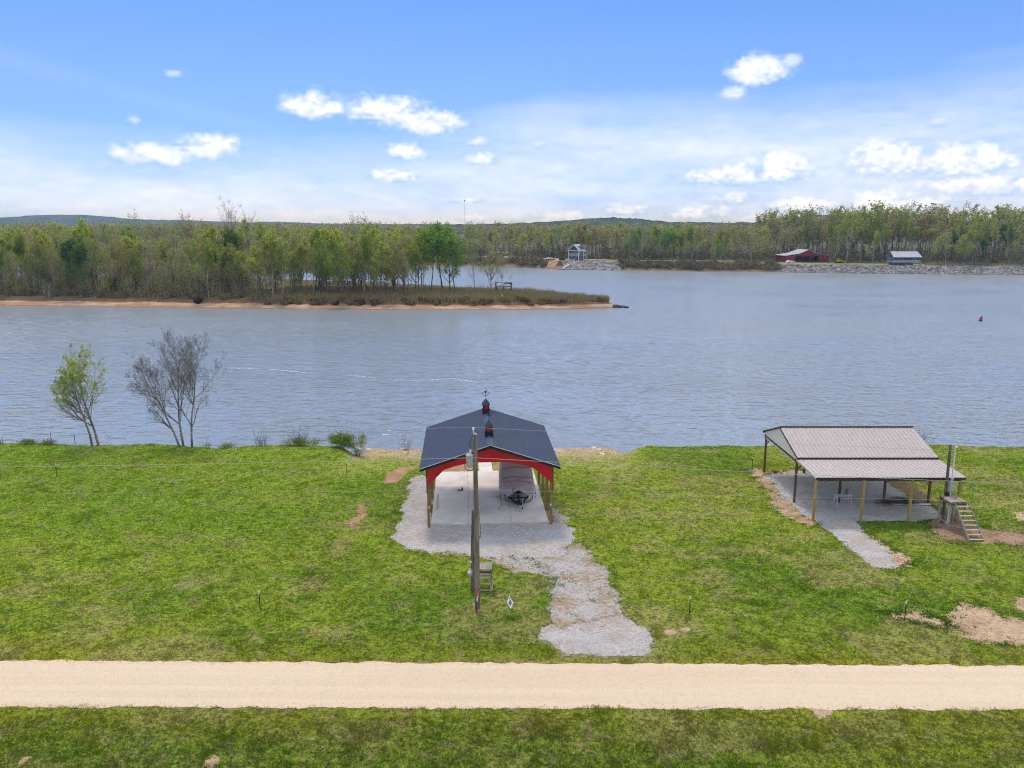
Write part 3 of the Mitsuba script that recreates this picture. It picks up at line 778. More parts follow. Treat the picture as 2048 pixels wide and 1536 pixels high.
TR = np.random.default_rng(77)
front_l = spaced(TR, 66, (-165, -72), lambda x: (float(isl_front(np.array([x]))[0]) + 8.5, float(isl_front(np.array([x]))[0]) + 34), 3.6)
for x, y in front_l:
    k = pick(TR, {'fresh_a': 3, 'fresh_b': 3, 'olive_a': 4, 'olive_b': 3, 'bare_a': 1.5, 'bare_b': 2.5, 'rust_a': 1.5, 'deep_a': 0.8})
    t = y - float(isl_front(np.array([x]))[0])
    plant(k, x, y, float(isl_z(np.array([x]), np.array([y]))[0]), TR.uniform(9.5, 13.0) + 0.15 * (t - 8), TR, sect(x, 'in the front of the island wood'))
back_l = spaced(TR, 78, (-215, -66), lambda x: (float(isl_front(np.array([x]))[0]) + 36, float(isl_back(np.array([x]))[0]) - 6), 5.2)
for x, y in back_l:
    k = pick(TR, {'fresh_a': 2, 'fresh_b': 2, 'olive_a': 4, 'olive_b': 4, 'bare_a': 3, 'bare_b': 3, 'rust_a': 3})
    plant(k, x, y, float(isl_z(np.array([x]), np.array([y]))[0]), TR.uniform(14.0, 17.0), TR, sect(x * 0.82, 'deep in the island wood'))
mid = spaced(TR, 74, (-74, -28), lambda x: (float(isl_front(np.array([x]))[0]) + 7.5, float(isl_front(np.array([x]))[0]) + (38 if TR.uniform() < 0.6 else 70)), 2.9)
for x, y in mid:
    k = pick(TR, {'fresh_a': 4, 'fresh_b': 4, 'olive_a': 3, 'bare_b': 2, 'bare_a': 1})
    plant(k, x, y, float(isl_z(np.array([x]), np.array([y]))[0]), TR.uniform(12.0, 15.5), TR, 'in the thin right part of the island wood' + (', nearer the beach' if y < float(isl_front(np.array([x]))[0]) + 30 else ', farther back'))
for (x, y, k, hh, lab) in [(-31, 236, 'olive_b', 15.5, 'thin olive tree left of the bright green clump on the island'), (-27.8, 242, 'fresh_b', 15, 'fork trunked green tree at the left edge of the bright clump'),
                           (-24.6, 238, 'vivid_a', 14.6, 'tallest bright green tree of the clump near the island platform'), (-21.6, 244, 'vivid_a', 16.0, 'bright green tree at the back of the island clump'),
                           (-16.8, 233, 'vivid_a', 13.2, 'rightmost bright green round tree of the island clump'), (-19.0, 239, 'fresh_a', 14.2, 'green tree in the middle of the island clump'),
                           (-11.2, 238, 'olive_b', 14.5, 'slim single trunk tree right of the bright green island clump'), (-6.3, 231, 'olive_a', 13.2, 'slim dark trunk tree left of the island platform'),
                           (-3.2, 229, 'bare_b', 9.2, 'small bare forked tree growing through the island platform')]:
    key = thing(NAMES[k.split('_')[0]][0], lab, 'tree')
    plant(k, x, y, float(isl_z(np.array([x]), np.array([y]))[0]), hh, TR, '', key)

for (x, y, hh) in [(-95, 262, 21.5), (-92.5, 266, 22.5), (-88, 258, 20.5), (-84, 262, 20.5), (-125, 265, 19.5), (-112, 270, 19.5), (-54, 270, 19.0), (-50, 275, 19.0)]:
    plant('bare_a' if hh > 20 else 'bare_b', x, y, float(isl_z(np.array([x]), np.array([y]))[0]), hh, TR, 'rising above the island wood' + (', tallest pair' if hh > 21 else ', right of the tallest pair' if -90 < x < -80 else ', far left' if x < -100 else ', near its thin right part'))

HOUSES = [(39, 425, 12), (149, 412, 15), (194, 388, 14)]


def clear(x, y, extra=0):
    return all(not (abs(x - a * y / b) < r + extra and y < b + 14) for a, b, r in HOUSES)


# far shore, the first trees standing in the open
for (u0, n, dm) in [((-40, 28), 12, 3.0), ((58, 132), 24, 2.6), ((132, 250), 34, 2.6)]:
    for x, y in spaced(TR, n, u0, lambda x: (float(shore_y(x)) + 13, float(shore_y(x)) + 34), dm):
        if not clear(x, y):
            continue
        if x > 158 and y - shore_y(x) > 16:
            k = pick(TR, {'tall_a': 3, 'tall_b': 3, 'olive_a': 1, 'deep_a': 0.8, 'fresh_a': 1})
        else:
            k = pick(TR, {'fresh_a': 2, 'fresh_b': 2, 'olive_a': 3, 'bare_b': 2.5, 'bare_a': 1.5})
        hh = TR.uniform(18.5, 22.5) if k.startswith('tall') else TR.uniform(8, 13) if k.startswith('deep') else TR.uniform(11, 15.5)
        plant(k, x, y, float(far_z(x, y)), hh, TR, fsect(x, 'on the open far shore'))
for x, y in spaced(TR, 40, (150, 300), lambda x: (float(shore_y(x)) + 30, float(shore_y(x)) + 66), 3.2):
    if clear(x, y):
        k = pick(TR, {'tall_a': 4, 'tall_b': 3, 'deep_a': 0.8, 'bare_a': 0.6})
        plant(k, x, y, float(far_z(x, y)), TR.uniform(19, 24) if k.startswith('tall') else TR.uniform(10, 16), TR, fsect(x, 'in the far tall wood'))
plant('vivid_a', 65.0, 415, float(far_z(65.0, 415)), 11.5, TR, '', thing('bright_green_tree', 'bright green lone tree above the brush right of the far lake house', 'tree'))
plant('vivid_a', 80.0, 412, float(far_z(80.0, 412)), 12.5, TR, '', thing('bright_green_tree', 'narrow green lone tree on the far bank midway to the red barn', 'tree'))

# the woods behind: too many to count
WR = np.random.default_rng(5)
labels['woodland'] = {'label': 'unbroken spring woodland filling the land behind the far shore', 'category': 'woodland', 'kind': 'stuff'}
wn = 0
for (xr, t0, t1, n, dm, hh) in [((-420, 160), 36, 70, 420, 2.6, (12.5, 15.8)), ((-480, 220), 70, 140, 330, 4.0, (13.5, 16.0)), ((-640, 700), 140, 420, 380, 8.5, (13.5, 16.2)), ((150, 420), 50, 120, 260, 3.0, (18, 24))]:
    for x, y in spaced(WR, n, xr, lambda x: (float(shore_y(x)) + t0, float(shore_y(x)) + t1), dm, 6):
        if not clear(x, y) or (-45 < x < 14 and 500 < y < 552) or (-30 < x < 120 and abs(y - np.interp(x, [-30, 20, 64, 120], [473, 446, 428.5, 420.5])) < 6):
            continue
        k = pick(WR, {'wood_olive': 4, 'wood_bare': 3, 'wood_rust': 3.2, 'wood_fresh': 2})
        s = WR.uniform(*hh) / 17
        wn += 1
        scene[f'woodland__{wn:03d}'] = {'type': 'instance', 'to_world': T4().translate([float(x), float(y), float(far_z(x, y)) - 0.2]).rotate([0, 0, 1], float(WR.uniform(0, 360))).scale([s * float(WR.uniform(0.9, 1.25)), s * 1.05, s]), 'form': {'type': 'ref', 'id': 'form_' + k}}


# ------------------------------------------------------------------ brush, reeds, stones far off
def shrub_parts(rng, n, rad, hgt):
    """Leaf cards in a rounded heap, relative to its foot."""
    u = rng.normal(size=(n, 3))
    u /= np.linalg.norm(u, axis=1, keepdims=True)
    r = rng.uniform(0.25, 1.0, (n, 1)) ** 0.5
    p = u * r * np.array([rad, rad, hgt * 0.55]) + np.array([0, 0, hgt * 0.5])
    return p[p[:, 2] > 0]


def brush(name, label, spots, leafm, leafsize, n, seed, cat='brush', kind='stuff'):
    rng = np.random.default_rng(seed)
    pos = []
    for x, y, z, r, hh in spots:
        q = shrub_parts(rng, n, r, hh)
        pos.append(q + np.array([x, y, z]))
    pos = np.vstack(pos)
    key = thing(name, label, cat, kind=kind)
    part(key, 'foliage', leaves(rng, pos, leafsize), leafm)
    st = rng.integers(0, len(spots), len(spots) * 9)
    sp = np.array(spots)[st]
    b = sp[:, :3] + np.column_stack([rng.normal(0, sp[:, 3] * 0.4), rng.normal(0, sp[:, 3] * 0.4), 0 * st])
    q = b + np.column_stack([rng.normal(0, sp[:, 3] * 0.35), rng.normal(0, sp[:, 3] * 0.35), sp[:, 4] * rng.uniform(0.5, 1.25, len(st))])
    part(key, 'stems', twigs(np.column_stack([b, q, 0 * st, 0 * st, 0 * st]), 0.09), 'twig_brown')


leafmat('brush_brown', (0.162, 0.135, 0.060), (0.230, 0.182, 0.085), (0.243, 0.230, 0.075), trans=0.4)
leafmat('brush_olive', (0.203, 0.209, 0.060), (0.270, 0.257, 0.080), (0.324, 0.297, 0.100), trans=0.5)
leafmat('reed', (0.33, 0.265, 0.115), (0.38, 0.30, 0.16), (0.25, 0.25, 0.085), trans=0.5)
BR = np.random.default_rng(31)
isp = []
for _ in range(150):
    x = BR.uniform(-165, -70)
    y = float(isl_front(np.array([x]))[0]) + BR.uniform(6.6, 20)
    isp.append((x, y, float(isl_z(np.array([x]), np.array([y]))[0]), BR.uniform(1.0, 2.2), BR.uniform(1.2, 4.2)))
for _ in range(80):
    x = BR.uniform(-70, 27)
    y = float(isl_front(np.array([x]))[0]) + BR.uniform(3.6, 6.5)
    isp.append((x, y, float(isl_z(np.array([x]), np.array([y]))[0]), BR.uniform(0.6, 1.3), BR.uniform(0.7, 1.5)))
brush('island_brush', 'brown and olive brush along the foot of the island wood', isp, 'brush_brown', 0.36, 150, 1)
isp = []
for _ in range(150):
    x = BR.uniform(-165, -82)
    y = float(isl_front(np.array([x]))[0]) + BR.uniform(8.5, 40)
    isp.append((x, y, float(isl_z(np.array([x]), np.array([y]))[0]), BR.uniform(1.2, 2.6), BR.uniform(2.5, 8.0)))
for _ in range(150):
    x = BR.uniform(-230, -90)
    y = float(isl_back(np.array([x]))[0]) - BR.uniform(4, 40)
    isp.append((x, y, float(isl_z(np.array([x]), np.array([y]))[0]), BR.uniform(2.0, 3.2), BR.uniform(4.0, 9.0)))
brush('island_saplings', 'greenish young growth under the island trees', isp, 'brush_olive', 0.42, 170, 2)
fsp = []
for xr, n in [((-34, 18), 110), ((54, 133), 190)]:
    for _ in range(n):
        x = BR.uniform(*xr)
        t = BR.uniform(2.2, 10.5)
        y = float(shore_y(x)) + t
        fsp.append((x, y, float(far_z(x, y)), BR.uniform(1.2, 2.4), BR.uniform(1.2, 2.5)))
brush('bank_brush', 'dark brown brush covering the far river bank', fsp, 'brush_brown', 0.5, 110, 3)
fsp = []
for _ in range(620):
    x = BR.uniform(-130, 300)
    y = float(shore_y(x)) + BR.uniform(38, 85)
    if clear(x, y, 2):
        fsp.append((x, y, float(far_z(x, y)), BR.uniform(1.5, 3.5), BR.uniform(2.0, 8.5)))
brush('wood_undergrowth', 'dim undergrowth between the far shore trunks', fsp, 'brush_brown', 0.7, 80, 4)

# tall dry grass on the spit
n = 30000
gx = BR.uniform(-74, 29.5, n)
gf = isl_front(gx)
gy = gf + 4.2 - 1.2 * np.clip((gx - 8) / 10, 0, 1) + BR.beta(1.0, 1.6, n) * np.clip(isl_back(gx) - gf - 6, 0.3, 40)
gz = isl_z(gx, gy)
keep = gz > WATER + 1.2
gx, gy, gz = gx[keep], gy[keep], gz[keep]
hh = BR.uniform(0.5, 1.35, len(gx)) * (0.6 + 0.8 * meshkit.noise(np.stack([gx / 3, gy / 3, gx * 0], -1), 4))
seg = np.column_stack([gx, gy, gz, gx + BR.normal(0.12, 0.22, len(gx)), gy + BR.normal(0, 0.2, len(gx)), gz + hh, gx * 0, gx * 0, gx * 0])
solo('reed_grass', 'tall dry brown and green grass covering the spit', 'grass', twigs(seg, 0.16), 'reed', kind='stuff')

# riprap
grain('riprap_stone', (0.19, 0.18, 0.17), (0.41, 0.39, 0.37), (0.9, 0.9, 0.9), 2, 0.25, 0.75, rough=0.9, spec=0.2)
ROCK = lump(np.random.default_rng(3), 1.0, (1, 0.8, 0.7), sub=0, rough=0.3)


def riprap(name, label, xr, n, seed, t=(0.0, 9.5), size=(0.25, 0.75)):
    rng = np.random.default_rng(seed)
    x = rng.uniform(*xr, n)
    y = shore_y(x) + rng.uniform(*t, n)
    z = far_z(x, y)
    s = rng.uniform(*size, (n, 1)) * rng.uniform(0.7, 1.3, (n, 3))
    solo(name, label, 'riprap', many(ROCK.vertices, ROCK.faces, np.column_stack([x, y, z + 0.1]), s, rng.uniform(0, 6.3, n), rng.normal(0, 0.3, (n, 2))), 'riprap_stone', kind='stuff')


riprap('riprap', 'grey riprap stones below the far lake house', (27, 56), 1500, 1)
riprap('riprap_001', 'long grey riprap slope on the right of the far shore', (132, 275), 4600, 2)

# point of the spit: dark stones one can count
grain('dark_stone', (0.05, 0.045, 0.04), (0.13, 0.115, 0.10), (2, 2, 2), rough=0.85, spec=0.2)
RR = np.random.default_rng(8)
for i in range(11):
    x = RR.uniform(28.2, 31.8)
    solo('point_rock', 'dark boulder at the tip of the island spit', 'rock', lump(RR, RR.uniform(0.35, 0.8), sub=1), 'dark_stone', 'dark rocks at the tip of the spit', tr=rotz(RR.uniform(0, 6), (x, 216.6 + RR.uniform(-1.0, 1.0), WATER + 0.1 + RR.uniform(0, 1.0) * max(0.0, (31 - x) / 3))))

# ------------------------------------------------------------------ air
scene['air'] = {'type': 'homogeneous', 'albedo': {'type': 'rgb', 'value': [0.86, 0.93, 0.99]}, 'sigma_t': {'type': 'rgb', 'value': [0.00006, 0.00009, 0.00013]}}
labels['haze'] = {'label': 'thin bluish haze over the far hills', 'category': 'haze', 'kind': 'stuff'}
scene['haze'] = {'type': 'cube', 'to_world': T4().translate([0, 4300, 42]).scale([7500, 4900, 50]), 'bsdf': {'type': 'null'}, 'interior': {'type': 'ref', 'id': 'air'}}
scene['camera']['medium'] = {'type': 'ref', 'id': 'air'}

# ------------------------------------------------------------------ materials of the near things
def metal_paint(name, c, rough=0.42, spec=0.5, dirt=0.25):
    return mat(name, lambda p, n, uv: C(c) * (1 - dirt * 0.5 + dirt * mikit.fbm(p.x * 1.7, p.y * 1.7, p.z * 2.0, 4)), rough=rough, spec=spec)


metal_paint('lining_white', (0.68, 0.68, 0.67), 0.6, 0.3, 0.1)
metal_paint('roof_slate', (0.040, 0.055, 0.098), 0.42, 0.45)
metal_paint('roof_tan', (0.46, 0.415, 0.395), 0.5, 0.4, 0.2)
metal_paint('trim_black', (0.012, 0.012, 0.014), 0.5, 0.4)
metal_paint('trim_dark', (0.045, 0.033, 0.035), 0.55, 0.3)
metal_paint('edge_white', (0.60, 0.60, 0.62), 0.5, 0.4)
metal_paint('siding_red', (0.58, 0.012, 0.022), 0.5, 0.35, 0.2)
metal_paint('siding_beige', (0.66, 0.63, 0.56), 0.6, 0.3, 0.15)
metal_paint('louver_red', (0.45, 0.02, 0.06), 0.5, 0.35, 0.1)
metal_paint('grey_metal', (0.38, 0.39, 0.40), 0.45, 0.5, 0.2)
metal_paint('steel_black', (0.014, 0.014, 0.016), 0.45, 0.5, 0.3)
metal_paint('wire_metal', (0.48, 0.47, 0.45), 0.5, 0.5, 0.2)
metal_paint('white_plastic', (0.75, 0.75, 0.75), 0.5, 0.4, 0.1)
metal_paint('orange_plastic', (0.60, 0.13, 0.04), 0.5, 0.4, 0.1)
metal_paint('post_green', (0.02, 0.035, 0.025), 0.7, 0.3, 0.3)
metal_paint('cabin_blue', (0.15, 0.18, 0.22), 0.7, 0.3, 0.2)
metal_paint('rubber', (0.018, 0.018, 0.018), 0.85, 0.2, 0.2)


def wood_fn(c1, c2, c3):
    def fn(p, n, uv):
        g = mikit.fbm(p.x * 9.0, p.y * 9.0, p.z * 1.1, 4)
        k = mikit.noise(p.x * 1.7, p.y * 1.7, p.z * 0.7)
        return mikit.mix(mikit.mix(C(c1), C(c2), mikit.smoothstep(0.3, 0.7, g)), C(c3), mikit.smoothstep(0.6, 0.8, k) * 0.5)
    return fn


mat('wood_post', wood_fn((0.20, 0.115, 0.045), (0.33, 0.20, 0.085), (0.13, 0.08, 0.04)), rough=0.85, spec=0.2)
mat('wood_yellow', wood_fn((0.33, 0.225, 0.07), (0.46, 0.34, 0.13), (0.24, 0.17, 0.07)), rough=0.85, spec=0.2)
mat('wood_brown', wood_fn((0.10, 0.065, 0.04), (0.17, 0.115, 0.075), (0.07, 0.05, 0.035)), rough=0.85, spec=0.2)
mat('wood_pole', wood_fn((0.17, 0.135, 0.095), (0.28, 0.235, 0.17), (0.12, 0.095, 0.06)), rough=0.9, spec=0.15)
mat('wood_grey', wood_fn((0.27, 0.235, 0.205), (0.42, 0.38, 0.34), (0.20, 0.165, 0.135)), rough=0.9, spec=0.15)
mat('wood_pale', wood_fn((0.45, 0.37, 0.27), (0.58, 0.49, 0.38), (0.36, 0.29, 0.2)), rough=0.9, spec=0.15)
mat('wood_drift', wood_fn((0.10, 0.085, 0.07), (0.20, 0.175, 0.15), (0.06, 0.05, 0.04)), rough=0.95, spec=0.1)


def concrete_fn(p, n, uv):
    a = mikit.fbm(p.x * 0.7, p.y * 0.7, 0.0, 4)
    b = mikit.fbm(p.x * 7, p.y * 30, 2.0, 3)
    c = mikit.mix(C((0.62, 0.58, 0.53)), C((0.72, 0.68, 0.63)), mikit.smoothstep(0.35, 0.65, a))
    c = mikit.mix(c, C((0.42, 0.37, 0.32)), mikit.smoothstep(0.52, 0.7, mikit.fbm(p.x * 0.5 + 3, p.y * 0.4, 5.0, 4)) * 0.45)
    return c * (0.93 + 0.14 * b)


mat('concrete', concrete_fn, rough=0.8, spec=0.3)


def tarp_fn(p, n, uv):
    a = mikit.fbm(p.x * 1.3, p.y * 1.3, p.z * 2.5, 4)
    return mikit.mix(C((0.35, 0.28, 0.315)), C((0.45, 0.37, 0.405)), a)


mat('boat_tarp', tarp_fn, rough=0.85, spec=0.2, bump=lambda p, n, uv: mikit.fbm(p.x * 2.2, p.y * 2.2, p.z * 5, 3), bump_scale=0.12, eps=0.03)
grain('hull_grey', (0.05, 0.055, 0.065), (0.08, 0.085, 0.10), (2, 2, 2), rough=0.4, spec=0.5)

# ------------------------------------------------------------------ red open shed
BPHI = 0.064
BT = rotz(BPHI, (-1.475, 50.129, 0.0))
BARN = thing('open_shed', 'red gabled open boat shed with slate blue roof on a concrete slab', 'shed')
W2, A0, A1 = 4.66, -0.8, 9.95
ZE, ZR = 4.38, 5.92
PITCHR = (ZR - ZE) / W2


def ribbed_slope(y0, y1, x0, x1, z0, z1, pitch, thick=0.03, rib=0.022, along_y=False):
    """Roofing sheet from (x0, z0) to (x1, z1), from y0 to y1, with ribs running down the slope."""
    n = max(1, round((y1 - y0) / pitch))
    dy = (y1 - y0) / n
    ys, zs = [], []
    for i in range(n):
        b = y0 + i * dy
        ys += [b, b + dy * 0.74, b + dy * 0.82, b + dy * 0.92]
        zs += [0, 0, rib, rib]
    ys.append(y1)
    zs.append(0)
    ys, zs = np.array(ys), np.array(zs)
    m = len(ys)
    top0 = np.column_stack([np.full(m, x0), ys, z0 + zs])
    top1 = np.column_stack([np.full(m, x1), ys, z1 + zs])
    bot0 = np.column_stack([np.full(m, x0), ys, np.full(m, z0 - thick)])
    bot1 = np.column_stack([np.full(m, x1), ys, np.full(m, z1 - thick)])
    v = np.vstack([top0, top1, bot0, bot1])
    k = np.arange(m - 1)
    q = [np.stack([k, m + k, m + k + 1, k + 1], 1), np.stack([2 * m + k, 2 * m + k + 1, 3 * m + k + 1, 3 * m + k], 1),
         np.stack([k, k + 1, 2 * m + k + 1, 2 * m + k], 1), np.stack([m + k, 3 * m + k, 3 * m + k + 1, m + k + 1], 1)]
    e = [np.array([[0, 2 * m, 3 * m, m]]), np.array([[m - 1, 2 * m - 1, 4 * m - 1, 3 * m - 1]])]
    q = np.vstack(q + e)
    f = np.vstack([q[:, [0, 1, 2]], q[:, [0, 2, 3]]])
    t = trimesh.Trimesh(v, f, process=False)
    if x1 < x0:
        t.invert()
    return t


NP = 12
dy = (A1 - A0) / NP
for s in (-1, 1):
    for i in range(NP):
        part(BARN, 'roof_panel', ribbed_slope(A0 + i * dy + 0.002, A0 + (i + 1) * dy - 0.002, s * 0.06, s * W2, ZR - 0.02, ZE, 0.2245), 'roof_slate', BT)
for s in (-1, 1):
    part(BARN, 'roof_lining', slab_poly([(s * 0.08, ZR - 0.062 - PITCHR * 0.08), (s * (W2 - 0.06), ZR - 0.062 - PITCHR * (W2 - 0.06)), (s * (W2 - 0.06), ZR - 0.070 - PITCHR * (W2 - 0.06)), (s * 0.08, ZR - 0.070 - PITCHR * 0.08)][::s], A0 + 0.06, A1 - 0.06), 'lining_white', BT)
part(BARN, 'ridge_cap', slab_poly([(-0.2, ZR - 0.046), (0, ZR + 0.022), (0.2, ZR - 0.046), (0.2, ZR - 0.028), (0, ZR + 0.045), (-0.2, ZR - 0.028)], A0 - 0.01, A1 + 0.01), 'roof_slate', BT)
for s in (-1, 1):
    part(BARN, 'fascia_board', slab_poly([(s * 0.0, ZR - 0.055), (s * W2, ZE - 0.05), (s * W2, ZE - 0.22), (0, ZR - 0.235)][::s], A0, A0 + 0.04), 'trim_black', BT)
    part(BARN, 'rake_edge', slab_poly([(0, ZR + 0.004), (s * (W2 + 0.02), ZE - 0.015), (s * (W2 + 0.02), ZE - 0.05), (0, ZR - 0.034)][::s], A0 - 0.02, A0 - 0.002), 'edge_white', BT)
    part(BARN, 'fascia_board', slab_poly([(s * 0.0, ZR - 0.055), (s * W2, ZE - 0.05), (s * W2, ZE - 0.22), (0, ZR - 0.235)][::s], A1 - 0.04, A1), 'trim_black', BT)
    part(BARN, 'eave_board', box((s * (W2 - 0.025), (A0 + A1) / 2, ZE - 0.13), (0.04, A1 - A0 - 0.1, 0.16)), 'trim_black', BT)
PY = [0.0, 2.85, 5.7, 8.55]
for s in (-1, 1):
    for j, y in enumerate(PY):
        p = part(BARN, 'post', box((s * 4.15, y, 2.02), (0.17, 0.17, 4.24)), 'wood_post', BT)
        if j == 0:
            part(p, 'trim', box((s * 4.245, y - 0.012, 3.38), (0.045, 0.24, 1.82)), 'trim_black', BT)
            part(p, 'outlet_box', box((s * 4.10, y - 0.11, 1.45), (0.09, 0.05, 0.13)), 'white_plastic', BT)
    part(BARN, 'header_beam', box((s * 4.15, 4.5, 3.98), (0.09, 9.1, 0.26)), 'wood_post', BT)
ARCH = [(-4.16, 3.05), (-3.66, 3.52), (-3.08, 4.10), (-2.3, 4.36), (-1.5, 4.53), (-0.77, 4.58), (0.88, 4.58), (1.5, 4.50), (2.2, 4.34), (2.98, 4.08), (3.66, 3.50), (4.16, 3.03)]


def zroof(x):
    return ZR - 0.07 - PITCHR * abs(x)


for yf in (-0.10, 8.68):
    poly = [(-4.16, zroof(4.16)), *ARCH, (4.16, zroof(4.16)), (0, zroof(0))]
    g = part(BARN, 'gable_panel', slab_poly(poly, yf - 0.02, yf + 0.02), 'siding_red', BT)
    ax, az = np.array(ARCH).T
    ribs = []
    for x in np.arange(-4.02, 4.05, 0.23):
        z0, z1 = np.interp(x, ax, az) + 0.01, zroof(x) - 0.01
        ribs.append(box((x, yf + (-0.027 if yf < 4 else 0.027), (z0 + z1) / 2), (0.035, 0.014, z1 - z0)))
    part(g, 'rib', ribs, 'siding_red', BT)
    edge = [beam((ARCH[i][0], yf, ARCH[i][1] - 0.02), (ARCH[i + 1][0], yf, ARCH[i + 1][1] - 0.02), 0.07, 0.035) for i in range(len(ARCH) - 1)]
    part(g, 'arch_trim', edge, 'siding_red', BT)
for y in np.arange(0.0, 8.8, 1.425):
    for s in (-1, 1):
        part(BARN, 'rafter', beam((s * 0.05, y + 0.12, ZR - 0.16), (s * 4.3, y + 0.12, ZR - 0.16 - PITCHR * 4.25), 0.05, 0.16), 'wood_post', BT)
    part(BARN, 'tie_beam', box((0, y + 0.12, 4.60), (6.8, 0.045, 0.12)), 'wood_post', BT)


def pyramid(w, z0, z1, ov=0.0):
    pts = [(w, z0), (w * 0.80, z0 + (z1 - z0) * 0.25), (w * 0.42, z0 + (z1 - z0) * 0.65), (0.012, z1)]
    m = trimesh.creation.revolve(np.array([(0.001, z0)] + pts + [(0.0005, z1)]), sections=4)
    m.apply_transform(trimesh.transformations.rotation_matrix(math.pi / 4, [0, 0, 1]))
    return m


def cupola(x, y, turn):
    c = f'{BARN}__cupola'
    key = part(BARN, 'cupola', [box((x, y, ZR + 0.04), (0.54, 0.54, 0.40)), box((x, y, ZR + 0.25), (0.64, 0.64, 0.05))], 'trim_black', BT)
    parts = []
    for sx in (-1, 1):
        for sy in (-1, 1):
            parts.append(box((x + sx * 0.195, y + sy * 0.195, ZR + 0.465), (0.07, 0.07, 0.38)))
    part(key, 'corner_post', parts, 'trim_black', BT)
    part(key, 'louver', [box((x, y, ZR + 0.465), (0.34, 0.34, 0.37))] + [box((x, y, ZR + 0.33 + 0.09 * k), (0.385, 0.385, 0.02)) for k in range(4)], 'louver_red', BT)
    cap = pyramid(0.46, ZR + 0.655, ZR + 1.12)
    cap.apply_translation((x, y, 0))
    part(key, 'roof', [box((x, y, ZR + 0.645), (0.60, 0.60, 0.035)), cap], 'roof_slate', BT)
    z = ZR + 1.12
    M = trimesh.transformations.rotation_matrix(turn, [0, 0, 1])
    arms = [rod([(0, 0, z - 0.1), (0, 0, z + 0.58)], 0.013), rod([(-0.16, 0, z + 0.26), (0.16, 0, z + 0.26)], 0.012), rod([(0, -0.16, z + 0.26), (0, 0.16, z + 0.26)], 0.012)]
    for dx, dy_ in ((-0.16, 0), (0.16, 0), (0, -0.16), (0, 0.16)):
        arms.append(box((dx, dy_, z + 0.26), (0.05, 0.02, 0.06)))
    arms.append(lathe([(0.0, -0.03), (0.03, 0), (0, 0.03)], 8, (0, 0, z + 0.4)))
    arrow = slab_poly([(-0.34, z + 0.40), (-0.30, z + 0.455), (-0.2, z + 0.445), (-0.2, z + 0.435), (0.22, z + 0.435), (0.22, z + 0.475), (0.36, z + 0.425), (0.22, z + 0.375), (0.22, z + 0.415), (-0.2, z + 0.415), (-0.2, z + 0.405), (-0.30, z + 0.385)], -0.008, 0.008)
    bird = slab_poly([(-0.06, z + 0.44), (-0.14, z + 0.55), (-0.13, z + 0.63), (-0.07, z + 0.56), (0.02, z + 0.57), (0.05, z + 0.66), (0.10, z + 0.69), (0.13, z + 0.65), (0.10, z + 0.64), (0.08, z + 0.54), (0.02, z + 0.48), (0.01, z + 0.44)], -0.012, 0.012)
    for m in arms + [arrow, bird]:
        m.apply_transform(M)
        m.apply_translation((x, y, 0))
    part(key, 'weather_vane', arms + [arrow, bird], 'trim_black', BT)


cupola(0.0, 1.75, 0.25)
cupola(0.0, 8.3, -0.1)

# slab of nine poured panels with joints, and a walk to the water
labels['concrete_slab'] = {'kind': 'structure', 'label': 'pale concrete slab under the red shed', 'category': 'slab'}
xsj = [-4.02, -1.45, 1.5, 4.02]
ysj = [0.28, 3.3, 6.6, 11.85]
for a in range(3):
    for b in range(3):
        part('concrete_slab', 'panel', box(((xsj[a] + xsj[a + 1]) / 2, (ysj[b] + ysj[b + 1]) / 2, 0.02), (xsj[a + 1] - xsj[a] - 0.022, ysj[b + 1] - ysj[b] - 0.022, 0.17)), 'concrete', BT)
part('concrete_slab', 'footing', box((0, 6.06, -0.04), (8.0, 11.5, 0.12)), 'dirt_brown', BT)
for i in range(3):
    part('concrete_slab', 'walk', box((0.06, 12.66 + 1.55 * i, 0.0 - 0.06 * i), (1.14, 1.53, 0.12)), 'concrete', BT)
bx = lambda x, y, z: (BT @ mi.ScalarPoint3f(x, y, z))
solo('wooden_board', 'tan board lying along the left edge of the slab', 'board', [box((-3.72, 4.3, 0.13), (0.16, 2.4, 0.04)), box((-3.70, 5.6, 0.125), (0.12, 1.1, 0.035))], 'wood_pale', tr=BT)
solo('trailer_hitch', 'small dark tool lying on the middle of the slab', 'tool', [box((-2.05, 7.0, 0.15), (0.42, 0.14, 0.09)), box((-1.90, 7.0, 0.25), (0.12, 0.12, 0.2)), box((-2.2, 7.0, 0.2), (0.1, 0.07, 0.07))], 'steel_black', tr=BT)
solo('rubber_hose', 'thin dark hose lying in a loop on the slab', 'hose', rod([(0.55 + 0.42 * math.cos(t), 4.2 + 1.4 * math.sin(t), 0.115) for t in np.linspace(-1.3, 1.5, 24)], 0.012, 5), 'rubber', tr=BT)

# ------------------------------------------------------------------ boat under its cover, on a trailer
BOAT = thing('covered_boat', 'boat under a wrinkled mauve grey cover in the red shed', 'boat')
st = np.array([0.0, 0.12, 0.5, 1.0, 1.7, 2.0, 2.3, 3.0, 3.9, 4.1, 4.9, 5.8, 6.2])
hw = np.array([0.80, 1.02, 1.20, 1.27, 1.30, 1.30, 1.28, 1.26, 1.24, 1.22, 1.2, 1.12, 1.02])
zt = np.array([1.30, 1.42, 1.52, 1.58, 1.64, 1.98, 2.20, 2.30, 2.38, 2.52, 2.55, 2.1, 1.5])
zb = np.array([0.86, 0.80, 0.72, 0.72, 0.80, 0.80, 0.80, 0.80, 0.80, 0.80, 0.80, 0.85, 0.9])
sy = np.linspace(0, 6.2, 64)
ph = np.linspace(0, 1, 41)
HWs, ZTs, ZBs = np.interp(sy, st, hw), np.interp(sy, st, zt), np.interp(sy, st, zb)
ker = np.array([1, 2, 1]) / 4
